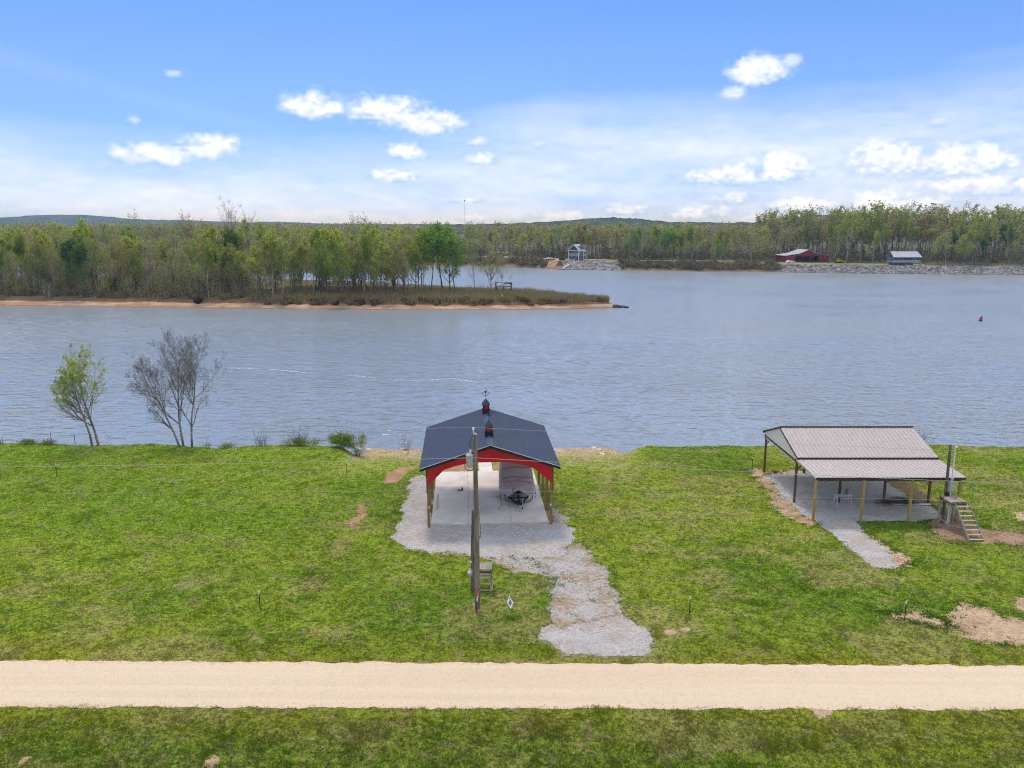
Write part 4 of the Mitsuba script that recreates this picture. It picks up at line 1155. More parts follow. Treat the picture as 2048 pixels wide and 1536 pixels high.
for _ in range(1):
    ZTs[1:-1] = np.convolve(ZTs, ker, 'valid')
    HWs[1:-1] = np.convolve(HWs, ker, 'valid')
V = []
for k, y in enumerate(sy):
    t = ph * 2 - 1
    a = np.abs(t)
    x = np.sign(t) * HWs[k] * np.where(a < 0.72, a / 0.72 * 0.9, 0.9 + 0.1 * np.sin((a - 0.72) / 0.28 * np.pi * 0.55))
    top = ZTs[k] - 0.10 * (a / 0.72) ** 2 * (1 + 0.8 * (ZTs[k] > 1.9))
    z = np.where(a < 0.72, top, np.interp(a, [0.72, 0.8, 1.0], [1, 0.72, 0.0]) * (ZTs[k] - 0.10 - 0.08 * (ZTs[k] > 1.9) - ZBs[k]) + ZBs[k])
    z = z + (a > 0.97) * 0.06 * math.sin(y * 5.1 + (t > 0).sum())
    V.append(np.column_stack([x, np.full_like(x, y), z]))
V = np.array(V)
nz = meshkit.fbm(np.stack([V[..., 0] * 1.7, V[..., 1] * 2.2, V[..., 2] * 2.6], -1), 3, 6) - 0.5
nz2 = meshkit.fbm(np.stack([V[..., 0] * 1.2 + V[..., 1] * 2.5, V[..., 1] * 1.2 - V[..., 0] * 2.5, V[..., 2] * 1.2], -1), 2, 8) - 0.5
V[..., 2] += 0.20 * nz + 0.12 * nz2
V[..., 0] *= (1 + 0.06 * nz) * (1 + 0.10 * np.clip(1.25 - V[..., 2], 0, 0.5) / 0.5 * np.exp(-V[..., 1] / 2.5))
# sag between the bow and the windscreen, a raised middle at the front hem
V[..., 2] += 0.06 * np.exp(-((V[..., 1] - 0.0) / 0.25) ** 2) * np.exp(-(V[..., 0] / 0.45) ** 2)
nr, nc = V.shape[:2]
i, j = np.meshgrid(np.arange(nr - 1), np.arange(nc - 1), indexing='ij')
a = i * nc + j
F = np.vstack([np.stack([a, a + 1, a + nc + 1], -1).reshape(-1, 3), np.stack([a, a + nc + 1, a + nc], -1).reshape(-1, 3)])
# the nose: the hem hangs a little in front
nose = V[0] + np.stack([V[0][:, 0] * 0.0, -0.16 + 0.10 * np.abs(V[0][:, 0]) ** 2, -0.34 + 0.16 * np.exp(-(V[0][:, 0] / 0.3) ** 2) + 0 * V[0][:, 0]], -1) * np.array([1, 1, 1])
nose[:, 2] = np.maximum(nose[:, 2], 0.74)
base = nr * nc
Fn = np.vstack([[base + q, base + q + 1, q + 1] for q in range(nc - 1)] + [[base + q, q + 1, q] for q in range(nc - 1)])
tail = base + nc
Ft = np.vstack([[(nr - 1) * nc + q, (nr - 1) * nc + q + 1, tail] for q in range(nc - 1)])
allv = np.vstack([V.reshape(-1, 3), nose, [[0, 6.25, 1.1]]])
cover = trimesh.Trimesh(allv, np.vstack([F, Fn, Ft]), process=False)
BOATT = BT @ T4().translate([2.2, 3.75, 0.0])
part(BOAT, 'cover', cover, 'boat_tarp', BOATT, smooth=50)
seams = []
for yy in (0.95, 1.72, 2.42):
    kk = int(yy / 6.2 * 63)
    seams.append(rod(V[kk][3:-3:2] + np.array([0, -0.01, 0.012]), 0.016, 5))
part(BOAT, 'seam', seams, 'hull_grey', BOATT)
hp = []
for y, w, zk in [(0.45, 0.12, 0.80), (0.9, 0.75, 0.62), (1.6, 0.98, 0.5), (6.1, 1.0, 0.48)]:
    hp.append([(-w, y, 1.05), (-w * 0.8, y, 0.72 * 0.5 + zk * 0.5), (0, y, zk), (w * 0.8, y, 0.72 * 0.5 + zk * 0.5), (w, y, 1.05)])
hp = np.array(hp).reshape(-1, 3)
hf = []
for q in range(3):
    for r in range(4):
        hf += [[q * 5 + r, q * 5 + r + 1, (q + 1) * 5 + r + 1], [q * 5 + r, (q + 1) * 5 + r + 1, (q + 1) * 5 + r]]
hf += [[15, 16, 17], [15, 17, 18], [15, 18, 19]]
part(BOAT, 'hull', trimesh.Trimesh(hp, np.array(hf), process=False), {'type': 'twosided', 'bsdf': {'type': 'ref', 'id': 'hull_grey'}} if False else 'hull_grey', BOATT)
part(BOAT, 'strap', [rod([(sx * 1.27, 0.55, 0.82), (sx * 1.32, 0.42, 0.6), (sx * 1.2, 0.3, 0.45)], 0.02, 6) for sx in (-1, 1)], 'rubber', BOATT)
TRL = thing('boat_trailer', 'black boat trailer with bare tongue under the covered boat', 'trailer')
fr = [beam((0, -1.25, 0.47), (sx * 0.72, 0.55, 0.47), 0.09, 0.11) for sx in (-1, 1)] + [beam((sx * 0.72, 0.5, 0.47), (sx * 0.72, 5.9, 0.47), 0.09, 0.11) for sx in (-1, 1)]
fr += [beam((-0.72, y, 0.44), (0.72, y, 0.44), 0.08) for y in (0.5, 2.2, 4.0, 5.8)] + [beam((0, -1.35, 0.47), (0, 0.9, 0.47), 0.10, 0.12), beam((-0.34, -0.42, 0.47), (0.34, -0.42, 0.47), 0.08)]
part(TRL, 'frame', fr, 'steel_black', BOATT)
for sx in (-1, 1):
    part(TRL, 'step_rail', rod([(sx * 0.98, 0.35, 0.78), (sx * 1.02, -0.1, 0.72), (sx * 0.95, -0.42, 0.62), (sx * 0.62, -0.72, 0.55), (sx * 0.2, -1.02, 0.52)], 0.032, 8), 'steel_black', BOATT)
    for y in (3.3, 4.15):
        w = part(TRL, 'wheel', [lathe([(0.0, -0.1), (0.2, -0.1), (0.33, -0.09), (0.34, 0), (0.33, 0.09), (0.2, 0.1), (0.0, 0.1)], 20)], 'rubber', BOATT @ T4().translate([sx * 1.02, y, 0.44]).rotate([0, 1, 0], 90))
        part(w, 'rim', lathe([(0.0, -0.105), (0.19, -0.105), (0.19, 0.105), (0.0, 0.105)], 16), 'grey_metal', BOATT @ T4().translate([sx * 1.02, y, 0.44]).rotate([0, 1, 0], 90))
    part(TRL, 'fender', box((sx * 1.02, 3.72, 0.82), (0.26, 1.7, 0.03)), 'steel_black', BOATT)
    part(TRL, 'bunk', beam((sx * 0.5, 0.8, 0.56), (sx * 0.55, 5.8, 0.56), 0.09, 0.05), 'wood_brown', BOATT)
part(TRL, 'winch_post', [beam((0, -0.2, 0.5), (0, 0.02, 0.86), 0.07, 0.09), box((0, -0.26, 0.70), (0.16, 0.14, 0.12))], 'steel_black', BOATT)
part(TRL, 'guide_pole', rod([(-0.42, -0.40, 0.45), (-0.43, -0.42, 1.52)], 0.028, 8), 'steel_black', BOATT)
part(TRL, 'coupler', [beam((0, -1.55, 0.49), (0, -1.28, 0.49), 0.10, 0.09), lathe([(0, 0.06), (0.06, 0.05), (0.075, 0), (0.07, -0.05), (0, -0.05)], 12, (0, -1.58, 0.47))], 'grey_metal', BOATT)
j = part(TRL, 'jack', [rod([(0.20, -0.98, 0.2), (0.20, -0.98, 0.75)], 0.03, 8)], 'grey_metal', BOATT)
part(j, 'jack_wheel', lathe([(0.0, -0.03), (0.09, -0.03), (0.1, 0), (0.09, 0.03), (0.0, 0.03)], 14), 'rubber', BOATT @ T4().translate([0.20, -0.98, 0.19]).rotate([0, 1, 0], 90))
for sx in (-1, 1):
    part(TRL, 'safety_chain', rod([(sx * 0.07, -1.4, 0.44), (sx * 0.11, -1.5, 0.22), (sx * 0.09, -1.62, 0.12)], 0.014, 6), 'grey_metal', BOATT)

# ------------------------------------------------------------------ tan open shed
SX, SY, SP, D1, D2 = 20.805, 50.98, 3.297, 3.697, 6.989
SH = thing('tan_shed', 'tan metal roofed open shed with a lean-to on yellowish posts', 'shed')
ST = rotz(0.0, (SX, SY, 0))
ZR2, ZU, ZL, ZB = 4.78, 3.515, 3.21, 3.45
XL, XR = -0.10, 3 * SP + 0.27
YU, YR, YB, YF = D1 - 0.25, D1 + 3.808, D1 + D2 + 0.68, -0.167


def slope_y(x0, x1, y0, z0, y1, z1, pitch=0.3):
    m = ribbed_slope(x0, x1, y0, y1, z0, z1, pitch, rib=0.042)
    m.vertices = m.vertices[:, [1, 0, 2]]
    m.invert()
    return m


NQ = 11
dx = (XR - XL) / NQ
for i in range(NQ):
    a, b = XL + i * dx + 0.003, XL + (i + 1) * dx - 0.003
    part(SH, 'roof_panel', slope_y(a, b, YU, ZU + 0.03, YR, ZR2), 'roof_tan', ST)
    part(SH, 'roof_panel', slope_y(a, b, YR, ZR2, YB, ZB), 'roof_tan', ST)
    part(SH, 'lean_to_panel', slope_y(a, b, YF, ZL, YU + 0.18, ZU - 0.13), 'roof_tan', ST)
def lining(y0, z0, y1, z1):
    m = box((0, 0, 0), (XR - XL - 0.1, 1.0, 0.006))
    v = m.vertices
    t_ = v[:, 1] + 0.5
    m.vertices = np.column_stack([v[:, 0] + (XL + XR) / 2, y0 + t_ * (y1 - y0), z0 + t_ * (z1 - z0) + v[:, 2]])
    return m


part(SH, 'roof_lining', [lining(YU + 0.04, ZU + 0.03 - 0.028, YR - 0.02, ZR2 - 0.045), lining(YR + 0.02, ZR2 - 0.045, YB - 0.06, ZB - 0.025), lining(YF + 0.07, ZL - 0.036, YU + 0.1, ZU - 0.178)], 'lining_white', ST)
part(SH, 'ridge_cap', [beam((XL - 0.02, YR - 0.09, ZR2 + 0.028), (XR + 0.02, YR - 0.09, ZR2 + 0.028), 0.2, 0.02, up=(0, -0.31, 0.95)), beam((XL - 0.02, YR + 0.10, ZR2 + 0.022), (XR + 0.02, YR + 0.10, ZR2 + 0.022), 0.2, 0.02, up=(0, 0.31, 0.95))], 'trim_dark', ST)
part(SH, 'fascia', box(((XL + XR) / 2, YU - 0.02, ZU - 0.075), (XR - XL, 0.03, 0.14)), 'trim_dark', ST)
part(SH, 'fascia', box(((XL + XR) / 2, YF + 0.03, ZL - 0.105), (XR - XL - 0.02, 0.04, 0.13)), 'trim_dark', ST)
part(SH, 'fascia', box(((XL + XR) / 2, YB - 0.03, ZB - 0.105), (XR - XL - 0.02, 0.04, 0.13)), 'trim_dark', ST)
for x in (XL, XR):
    part(SH, 'rake_trim', [beam((x, YU, ZU - 0.03), (x, YR, ZR2 - 0.055), 0.035, 0.12), beam((x, YR, ZR2 - 0.06), (x, YB, ZB - 0.06), 0.035, 0.12)], 'trim_dark', ST)
    part(SH, 'rake_trim', beam((x, YF, ZL - 0.07), (x, YU + 0.1, ZU - 0.21), 0.035, 0.12), 'wood_pale', ST)
for x in (XL + 0.06, XR - 0.3):
    g = trimesh.creation.extrude_polygon(Polygon([(D1 - 0.1, ZU - 0.5), (D1 - 0.1, ZU - 0.02), (YR, ZR2 - 0.1), (D1 + D2 + 0.1, ZB + 0.09), (D1 + D2 + 0.1, ZB - 0.5)]), 0.03, engine='earcut')
    g.apply_transform(np.array([[0, 0, 1, x], [1, 0, 0, 0], [0, 1, 0, 0], [0, 0, 0, 1.0]]))
    part(SH, 'gable_wall', g, 'siding_beige', ST)
for k in range(4):
    x = k * SP
    fk = part(SH, 'post', box((x, 0, 1.48), (0.145, 0.145, 3.16)), 'wood_yellow', ST)
    part(SH, 'post', box((x, D1, 1.6), (0.145, 0.145, 3.4)), 'wood_brown', ST)
    part(SH, 'post', box((x, D1 + D2, 1.6), (0.145, 0.145, 3.4)), 'wood_brown', ST)
    if k < 3:
        part(SH, 'knee_brace', beam((x + 0.06, D1, 2.55), (x + 0.62, D1, 3.1), 0.05, 0.1), 'wood_brown', ST)
        part(SH, 'knee_brace', beam((x + 0.06, D1 + D2, 2.55), (x + 0.62, D1 + D2, 3.1), 0.05, 0.1), 'wood_brown', ST)
    part(SH, 'rafter', beam((x + 0.1, 0.0, ZL - 0.16), (x + 0.1, D1, ZU - 0.30), 0.045, 0.14), 'wood_brown', ST)
    part(SH, 'tie_beam', box((x, D1 + D2 / 2, 3.16), (0.09, D2, 0.2)), 'wood_brown', ST)
for y, z in ((0, 2.98), (D1, 3.2), (D1 + D2, 3.2)):
    part(SH, 'header_beam', box((1.5 * SP, y + 0.1, z), (3 * SP + 0.2, 0.05, 0.22)), 'wood_brown', ST)

# things under it
def gp(x, y, off=0.0):
    return (x, y, float(h(x, y)) + off)


saw = thing('sawhorse_table', 'small pale work table beside a dark post under the tan shed', 'table')
SWT = rotz(0.1, (SX + SP + 0.05, SY + D1 - 0.55, 0.04))
part(saw, 'top', [box((0, 0, 0.72), (1.3, 0.42, 0.04)), box((0.35, 0.05, 0.755), (0.35, 0.3, 0.03))], 'edge_white', SWT)
for a_, b_ in ((-1, -1), (-1, 1), (1, -1), (1, 1)):
    part(saw, 'leg', beam((a_ * 0.5, b_ * 0.14, 0.7), (a_ * 0.58, b_ * 0.3, 0.0), 0.05, 0.04), 'edge_white', SWT)
solo('cloth_bundle', 'dark reddish bundle standing on the work table', 'bundle', [lump(np.random.default_rng(4), 0.15, (0.8, 0.7, 1.7), 2, 0.12)], 'dirt_brown', tr=T4().translate([SX + SP + 0.30, SY + D1 - 0.45, 0.98]))
PR = np.random.default_rng(14)
n = 900
px = PR.normal(0, 0.75, n)
py = PR.normal(0, 0.28, n)
pz = np.abs(PR.normal(0, 0.16, n)) * np.exp(-(px / 1.1) ** 2) + 0.03
dd = PR.normal(0, 1, (n, 3)) * np.array([0.32, 0.16, 0.10])
b0 = np.column_stack([px, py, pz])
solo('brush_pile', 'dark heap of cut brush lying under the tan shed', 'brush pile', twigs(np.column_stack([b0, b0 + dd, px * 0, px * 0, px * 0]), 0.03), 'bark_dark', tr=T4().translate([SX + 2 * SP + 1.1, SY + D1 - 0.2, 0.05]))
for k, (x0, y0, x1, y1, w) in enumerate([(SX + 2 * SP + 0.4, SY + D1 - 0.55, SX + 3 * SP - 0.15, SY + D1 - 0.62, 0.16), (SX + 2 * SP + 1.5, SY + D1 - 0.1, SX + 3 * SP - 0.6, SY + D1 + 0.02, 0.14)]):
    solo('plank', ['long white plank lying in front of the brush pile', 'shorter white plank lying behind the brush pile'][k], 'plank', beam((x0, y0, 0.09), (x1, y1, 0.09), w, 0.05), 'white_plastic')
for k, (dx_, lab) in enumerate([(0.35, 'left log block at the back left post of the tan shed'), (0.85, 'middle log block at the back left post of the tan shed'), (1.35, 'right pale log block at the back left post of the tan shed')]):
    solo('log_block', lab, 'log', [rod([(-0.16, 0, 0), (0.16, 0, 0)], 0.12, 10)], ['wood_yellow', 'wood_brown', 'wood_pale'][k], tr=rotz(0.5 * k, (SX + dx_, SY + D1 + D2 - 0.25 + 0.05 * k, 0.15)))

# ------------------------------------------------------------------ meter platform and stairs beside the tan shed
def meter_stand(name, label, ox, oy, wid, dep, zt_, stairs, turn=0.0, base=0.0):
    k = thing(name, label, 'platform')
    t = rotz(turn, (ox, oy, base))
    n = 5
    for i in range(n):
        part(k, 'deck_board', box((wid / 2, (i + 0.5) * dep / n, zt_), (wid + 0.14, dep / n - 0.014, 0.038)), 'wood_grey', t)
    for sx in (0, 1):
        for sy in (0, 1):
            part(k, 'leg', box((sx * wid, sy * dep, zt_ / 2 - 0.1), (0.10, 0.10, zt_ + 0.16)), 'wood_grey', t)
    part(k, 'joist', [box((wid / 2, yy, zt_ - 0.12), (wid, 0.045, 0.16)) for yy in (-0.075, dep + 0.075)] + [box((xx, dep / 2, zt_ - 0.12), (0.045, dep, 0.16)) for xx in (-0.075, wid + 0.075)], 'wood_brown', t)
    part(k, 'brace', [beam((-0.075, -0.02, 0.45), (-0.075, dep, 0.45), 0.04, 0.11), beam((0, dep + 0.07, 0.5), (wid, dep + 0.07, 0.5), 0.04, 0.11), beam((wid + 0.075, 0, 0.5), (wid + 0.075, dep, 0.5), 0.04, 0.11)], 'wood_grey', t)
    return k, t


STAND, STT = meter_stand('meter_platform', 'weathered wooden platform with a steep stair beside the tan shed', 29.25, 49.35, 0.95, 1.25, 1.97, True)
p0, p1 = np.array([0.30, -0.05, 1.93]), np.array([0.42, -1.95, 0.02])
for sx in (-0.10, 0.82):
    part(STAND, 'stringer', beam(p0 + [sx, 0, 0], p1 + [sx, 0, 0], 0.045, 0.16), 'wood_grey', STT)
for i in range(8):
    c_ = p0 + (p1 - p0) * (i + 0.75) / 8.15
    part(STAND, 'tread', box((c_[0] + 0.36, c_[1], c_[2]), (0.88, 0.20, 0.04)), 'wood_pale', STT)
MP = thing('service_pole', 'short dark service pole with grey meter box rising from the stair platform', 'pole')
part(MP, 'shaft', rod([(29.62, 50.72, -0.2), (29.60, 50.71, 2.5), (29.55, 50.7, 5.55)], [0.105, 0.10, 0.09], 12), 'wood_drift')
part(MP, 'meter_box', [box((29.86, 50.55, 2.68), (0.36, 0.16, 0.70)), box((29.86, 50.46, 2.68), (0.30, 0.02, 0.62))], 'grey_metal')
part(MP, 'meter', lathe([(0.0, 0.0), (0.10, 0.0), (0.11, 0.05), (0.08, 0.12), (0.0, 0.12)], 16), 'grey_metal', T4().translate([29.80, 50.52, 3.22]).rotate([1, 0, 0], 90))
part(MP, 'conduit', [rod([(29.84, 50.56, 3.0), (29.82, 50.56, 5.2), (29.80, 50.56, 5.42)], 0.045, 8), rod([(29.80, 50.56, 5.40), (29.82, 50.5, 5.47), (29.88, 50.42, 5.42)], 0.06, 8), rod([(29.86, 50.58, 0.1), (29.86, 50.58, 2.35)], 0.035, 8)], 'white_plastic')
part(MP, 'breaker_box', box((29.62, 50.5, 2.12), (0.18, 0.12, 0.3)), 'steel_black')

# ------------------------------------------------------------------ main pole, second pole and platform in the middle
UP = thing('utility_pole', 'tall weathered utility pole with transformer in front of the red shed', 'utility pole')
PX_, PY_ = -1.86, 38.4
part(UP, 'shaft', rod([(PX_ + 0.02, PY_, -0.3), (PX_ + 0.01, PY_, 4.0), (PX_ - 0.03, PY_ - 0.05, 9.62)], [0.15, 0.14, 0.105], 14), 'wood_pole')
part(UP, 'pole_cap', lathe([(0, 0.05), (0.09, 0.04), (0.115, -0.02), (0.1, -0.03), (0, -0.03)], 14, (PX_ - 0.03, PY_ - 0.05, 9.64)), 'grey_metal')
part(UP, 'insulator', [box((PX_ - 0.10, PY_ - 0.08, 9.66), (0.05, 0.05, 0.5)), lathe([(0, 0), (0.07, 0.0), (0.045, 0.03), (0.075, 0.05), (0.045, 0.08), (0.06, 0.12), (0, 0.15)], 12, (PX_ - 0.10, PY_ - 0.08, 9.86))], 'white_plastic')
tx, ty, tz = PX_ - 0.31, PY_ - 0.10, 7.93
tr_ = part(UP, 'transformer', [lathe([(0, 0), (0.17, 0.0), (0.185, 0.03), (0.185, 0.56), (0.20, 0.57), (0.20, 0.61), (0.14, 0.66), (0, 0.68)], 20, (tx, ty, tz)), box((tx + 0.2, ty + 0.03, tz + 0.45), (0.1, 0.12, 0.08)), box((tx + 0.2, ty + 0.03, tz + 0.15), (0.1, 0.12, 0.08))], 'grey_metal')
part(tr_, 'bushing', lathe([(0, 0), (0.03, 0), (0.05, 0.05), (0.03, 0.08), (0.05, 0.13), (0.03, 0.16), (0.045, 0.21), (0.02, 0.28), (0, 0.3)], 12, (tx + 0.05, ty, tz + 0.65)), 'white_plastic')
part(tr_, 'lead', rod([(tx + 0.05, ty, tz + 0.92), (tx + 0.02, ty - 0.08, tz + 1.3), (tx + 0.2, ty, tz + 1.75), (PX_ - 0.10, PY_ - 0.08, 9.95)], 0.012, 5), 'rubber')
part(tr_, 'cable', rod([(tx - 0.1, ty - 0.19, tz + 0.35), (tx - 0.24, ty - 0.22, tz + 0.2), (tx - 0.22, ty - 0.18, tz - 0.1), (tx + 0.1, ty - 0.1, tz - 0.18), (PX_ - 0.1, PY_ - 0.13, tz - 0.1)], 0.016, 5), 'rubber')
part(UP, 'orange_marker', [lathe([(0.158, -0.03), (0.165, -0.03), (0.165, 0.03), (0.158, 0.03), (0.158, -0.03)], 14, (PX_ + 0.015, PY_, 1.28)), box((PX_ - 0.02, PY_ - 0.165, 1.3), (0.06, 0.03, 0.12))], 'orange_plastic')
part(UP, 'ground_wire', [rod([(PX_ - 0.02, PY_ - 0.16, 1.35), (PX_ - 0.02, PY_ - 0.155, 1.75)], 0.014, 6)], 'wire_metal')
GR = thing('guy_guard', 'thin dark rod with orange and white marker at the foot of the tall pole', 'guy wire')
part(GR, 'rod', rod([(PX_ - 0.02, PY_ - 0.42, 0.0), (PX_ + 0.0, PY_ - 0.3, 0.5), (PX_ + 0.05, PY_ - 0.18, 0.92)], 0.022, 6), 'steel_black')
part(GR, 'white_sleeve', rod([(PX_ + 0.015, PY_ - 0.27, 0.56), (PX_ + 0.045, PY_ - 0.20, 0.86)], 0.035, 8), 'white_plastic')
part(GR, 'orange_collar', lathe([(0, -0.05), (0.07, -0.04), (0.075, 0.02), (0.03, 0.07), (0, 0.07)], 12, (PX_ + 0.05, PY_ - 0.2, 0.93)), 'orange_plastic')
SPK = thing('service_pole', 'shorter dark service pole standing just behind the tall utility pole', 'pole')
part(SPK, 'shaft', rod([(-2.19, 40.5, -0.2), (-2.17, 40.5, 2.4), (-2.12, 40.5, 4.75)], [0.12, 0.11, 0.095], 12), 'wood_drift')
part(SPK, 'conduit', rod([(-2.04, 40.38, 1.9), (-2.02, 40.38, 3.2), (-2.0, 40.38, 4.5)], 0.04, 8), 'wire_metal')
part(SPK, 'meter', lathe([(0.0, 0.0), (0.10, 0.0), (0.11, 0.05), (0.08, 0.12), (0.0, 0.12)], 14), 'white_plastic', T4().translate([-2.36, 40.42, 1.15]).rotate([1, 0, 0], 90))
part(SPK, 'meter_box', box((-2.30, 40.45, 1.12), (0.2, 0.14, 0.4)), 'grey_metal')
part(SPK, 'bracket', box((-2.27, 40.40, 1.75), (0.12, 0.05, 0.06)), 'white_plastic')
part(SPK, 'service_loop', rod([(-2.12, 40.42, 4.6), (-1.95, 40.2, 3.6), (-1.72, 39.6, 3.5), (-1.66, 39.1, 4.0), (-1.78, 38.5, 6.0)], 0.014, 5), 'rubber')
ST2, ST2T = meter_stand('meter_platform', 'small grey wooden platform stand behind the tall utility pole', -2.0, 40.42, 0.82, 0.9, 1.3, False)
for z in (0.88, 1.06):
    part(ST2, 'rail', box((0.41, -0.09, z), (0.82, 0.045, 0.10)), 'wood_pale', ST2T)
part(ST2, 'step', [box((0.41, -0.09, 0.10), (0.86, 0.05, 0.05)), box((0.41, -0.09, 0.5), (0.82, 0.04, 0.05)), box((0.90, 0.42, 0.1), (0.05, 0.95, 0.06))], 'wood_pale', ST2T)

SG = thing('yard_sign', 'small white yard sign leaning in the grass right of the tall pole', 'sign')
SGT = T4().translate([-0.28, 38.45, -0.12]).rotate([0, 0, 1], -74).rotate([1, 0, 0], -24)
part(SG, 'panel', box((0, 0, 0.46), (0.80, 0.02, 0.38)), 'white_plastic', SGT)
part(SG, 'print', [box((0.06, -0.0125, 0.46), (0.34, 0.003, 0.22)), box((-0.26, -0.0125, 0.56), (0.14, 0.003, 0.06)), box((0.0, -0.0125, 0.64), (0.5, 0.003, 0.03))], 'cabin_blue', SGT)
part(SG, 'frame', [rod([(sx * 0.27, 0.012, 0.0), (sx * 0.27, 0.012, 0.74)], 0.008, 5) for sx in (-1, 1)], 'steel_black', SGT)

# wires
def wire(label, pts, r=0.011, sag=0.25):
    out = []
    for a_, b_ in zip(pts[:-1], pts[1:]):
        t = np.linspace(0, 1, 22)[:, None]
        q = np.array(a_) * (1 - t) + np.array(b_) * t
        q[:, 2] -= sag * 4 * (t * (1 - t))[:, 0]
        out += list(q if not out else q[1:])
    solo('power_line', label, 'wire', rod(out, r, 5), 'wire_metal')


wire('topmost power line, crossing over the red roof', [(-52, 38.0, 9.9), (PX_ - 0.10, PY_ - 0.08, 10.0), (56, 36.6, 8.1)], 0.007)
wire('thick bright power line at transformer height', [(-52, 38.0, 8.0), (PX_ - 0.05, PY_ - 0.16, 8.42), (56, 37.4, 6.3)], 0.012)
wire('thin lowest line, crossing in front of the boat', [(-52, 38.0, 6.55), (PX_ - 0.05, PY_ - 0.17, 6.70), (56, 38, 5.7)], 0.006, 0.1)

# ------------------------------------------------------------------ fence posts
TV = None
for (x, y, hh, lab) in [(*(-13.44, 38.41), 0.95, 'steel fence post with white tip left of the tall pole'), (*(9.32, 37.75), 0.95, 'steel fence post with white tip right of the driveway'), (*(20.30, 37.12), 1.0, 'steel fence post in the bare soil at lower right'),
                        (*(-37.07, 60.78), 1.0, 'steel fence post on the lawn at far left'), (*(-13.60, 61.57), 1.0, 'steel fence post left of the red soil track'), (*(-43.30, 70.79), 1.25, 'left one of two bare stakes at the water edge by the green tree'),
                        (*(-41.19, 70.96), 1.25, 'right one of two bare stakes at the water edge by the green tree'), (*(20.11, 62.64), 1.0, 'steel fence post at the back left corner of the tan shed')]:
    k = thing('fence_post', lab, 'post')
    z = float(h(x, y))
    part(k, 'shaft', [box((x, y, z + hh / 2 - 0.1), (0.045, 0.012, hh + 0.1)), box((x, y + 0.02, z + hh / 2 - 0.1), (0.012, 0.035, hh + 0.1))], 'post_green')
    if hh < 1.2:
        part(k, 'white_tip', box((x, y + 0.008, z + hh), (0.055, 0.05, 0.16)), 'white_plastic')

# ------------------------------------------------------------------ dirt mounds and loose things on the lawn
MR = np.random.default_rng(40)
for (x, y, r, lab) in [(*(7.92, 35.85), 0.3, 'left one of two dirt mounds near the road right of the driveway'), (*(8.79, 36.15), 0.24, 'right one of two dirt mounds near the road right of the driveway'), (*(7.65, 37.64), 0.16, 'small pale dirt mound beside the driveway'),
                       (*(-11.46, 26.36), 0.22, 'low dirt mound in the grass at bottom left'), (*(-18.70, 26.50), 0.18, 'low dirt mound in the bottom left corner')]:
    m = lump(MR, r, (1.5, 0.95, 0.30), 3, 0.06)
    m.vertices *= 1 + 0.7 * (meshkit.fbm(m.vertices * 9, 4, 2) - 0.5)[:, None]
    solo('dirt_mound', lab, 'dirt mound', m, 'dirt_tan', tr=T4().translate([x, y, float(h(x, y)) - 0.02]), smooth=True)
grain('sandstone', (0.50, 0.40, 0.28), (0.66, 0.55, 0.42), (3, 3, 3), rough=0.9, spec=0.2)
for i in range(26):
    x = MR.uniform(-15.3, 11.5)
    y = MR.uniform(69.5, 76.3) if i > 8 else MR.uniform(73.0, 76.3)
    if -6.5 < x < 4.5 and y < 72:
        continue
    r = MR.uniform(0.14, 0.34)
    solo('shore_rock', 'flat tan stone on the sandy shore behind the red shed', 'rock', lump(MR, r, (1.5, 1.0, 0.42), 1, 0.2), 'sandstone', 'flat tan stones on the sandy shore', tr=rotz(MR.uniform(0, 3), gp(x, y, 0.04)))
solo('shore_rock', 'big pale flat stone slab at the right foot of the dense shore bush', 'rock', lump(MR, 0.55, (1.4, 0.8, 0.35), 1, 0.15), 'sandstone', tr=rotz(0.2, (*(-14.07, 69.60), -0.15)))

# ------------------------------------------------------------------ shore trees and bushes
def near_tree(label, x, y, H, r0, seed, lean, bark, twigm, leafm=None, nleaf=0, **kw):
    s = tree_segs(seed, H, r0, lean=lean, **kw)
    rng = np.random.default_rng(seed)
    k = thing('young_tree', label, 'tree')
    z = float(h(x, y))
    t = T4().translate([x, y, z - 0.12])
    lev = s[:, 8]
    part(k, 'trunk', tubes(s[lev == 0], 8), bark, t, smooth=True)
    part(k, 'branches', [tubes(s[lev == 1], 4, 0.008), tubes(s[lev == 2], 3, 0.006)], bark, t)
    part(k, 'twigs', tubes(s[lev >= 3], 3, 0.0035 if nleaf else 0.0052), twigm, t)
    if nleaf:
        tip = s[(lev >= 2) & (s[:, 2] > 0.56 * H)]
        part(k, 'leaves', leaves(rng, along(rng, tip, nleaf, 0.06), 0.135), leafm, t)


grain('bark_young', (0.15, 0.13, 0.115), (0.30, 0.265, 0.235), (3, 3, 1), rough=0.95, spec=0.1)
grain('twig_grey', (0.17, 0.15, 0.145), (0.25, 0.225, 0.215), (1, 1, 1), rough=0.95, spec=0.1)
leafmat('leaf_spring', (0.40, 0.50, 0.06), (0.46, 0.54, 0.08), (0.50, 0.56, 0.13), trans=1.5)
KB = dict(nlev=4, first=0.25, kids=1.25, steps=(11, 7, 5, 4, 3), ratio=0.52, ang=(0.4, 0.95), up=0.10, wob=0.10)
near_tree('left young tree with fresh yellow green leaves at the water edge', *(-39.22, 70.27), 7.1, 0.11, 3, (-0.10, 0.0), 'bark_young', 'twig_grey', 'leaf_spring', 2300, **KB)
near_tree('right young tree with fresh yellow green leaves at the water edge', *(-38.80, 70.62), 7.3, 0.12, 15, (-0.06, 0.02), 'bark_young', 'twig_grey', 'leaf_spring', 2300, **KB)
KB.update(kids=1.35, ratio=0.55)
near_tree('left leaning one of the three bare trees at the water edge', *(-30.79, 69.77), 7.0, 0.11, 41, (-0.26, 0.0), 'bark_young', 'twig_grey', **KB)
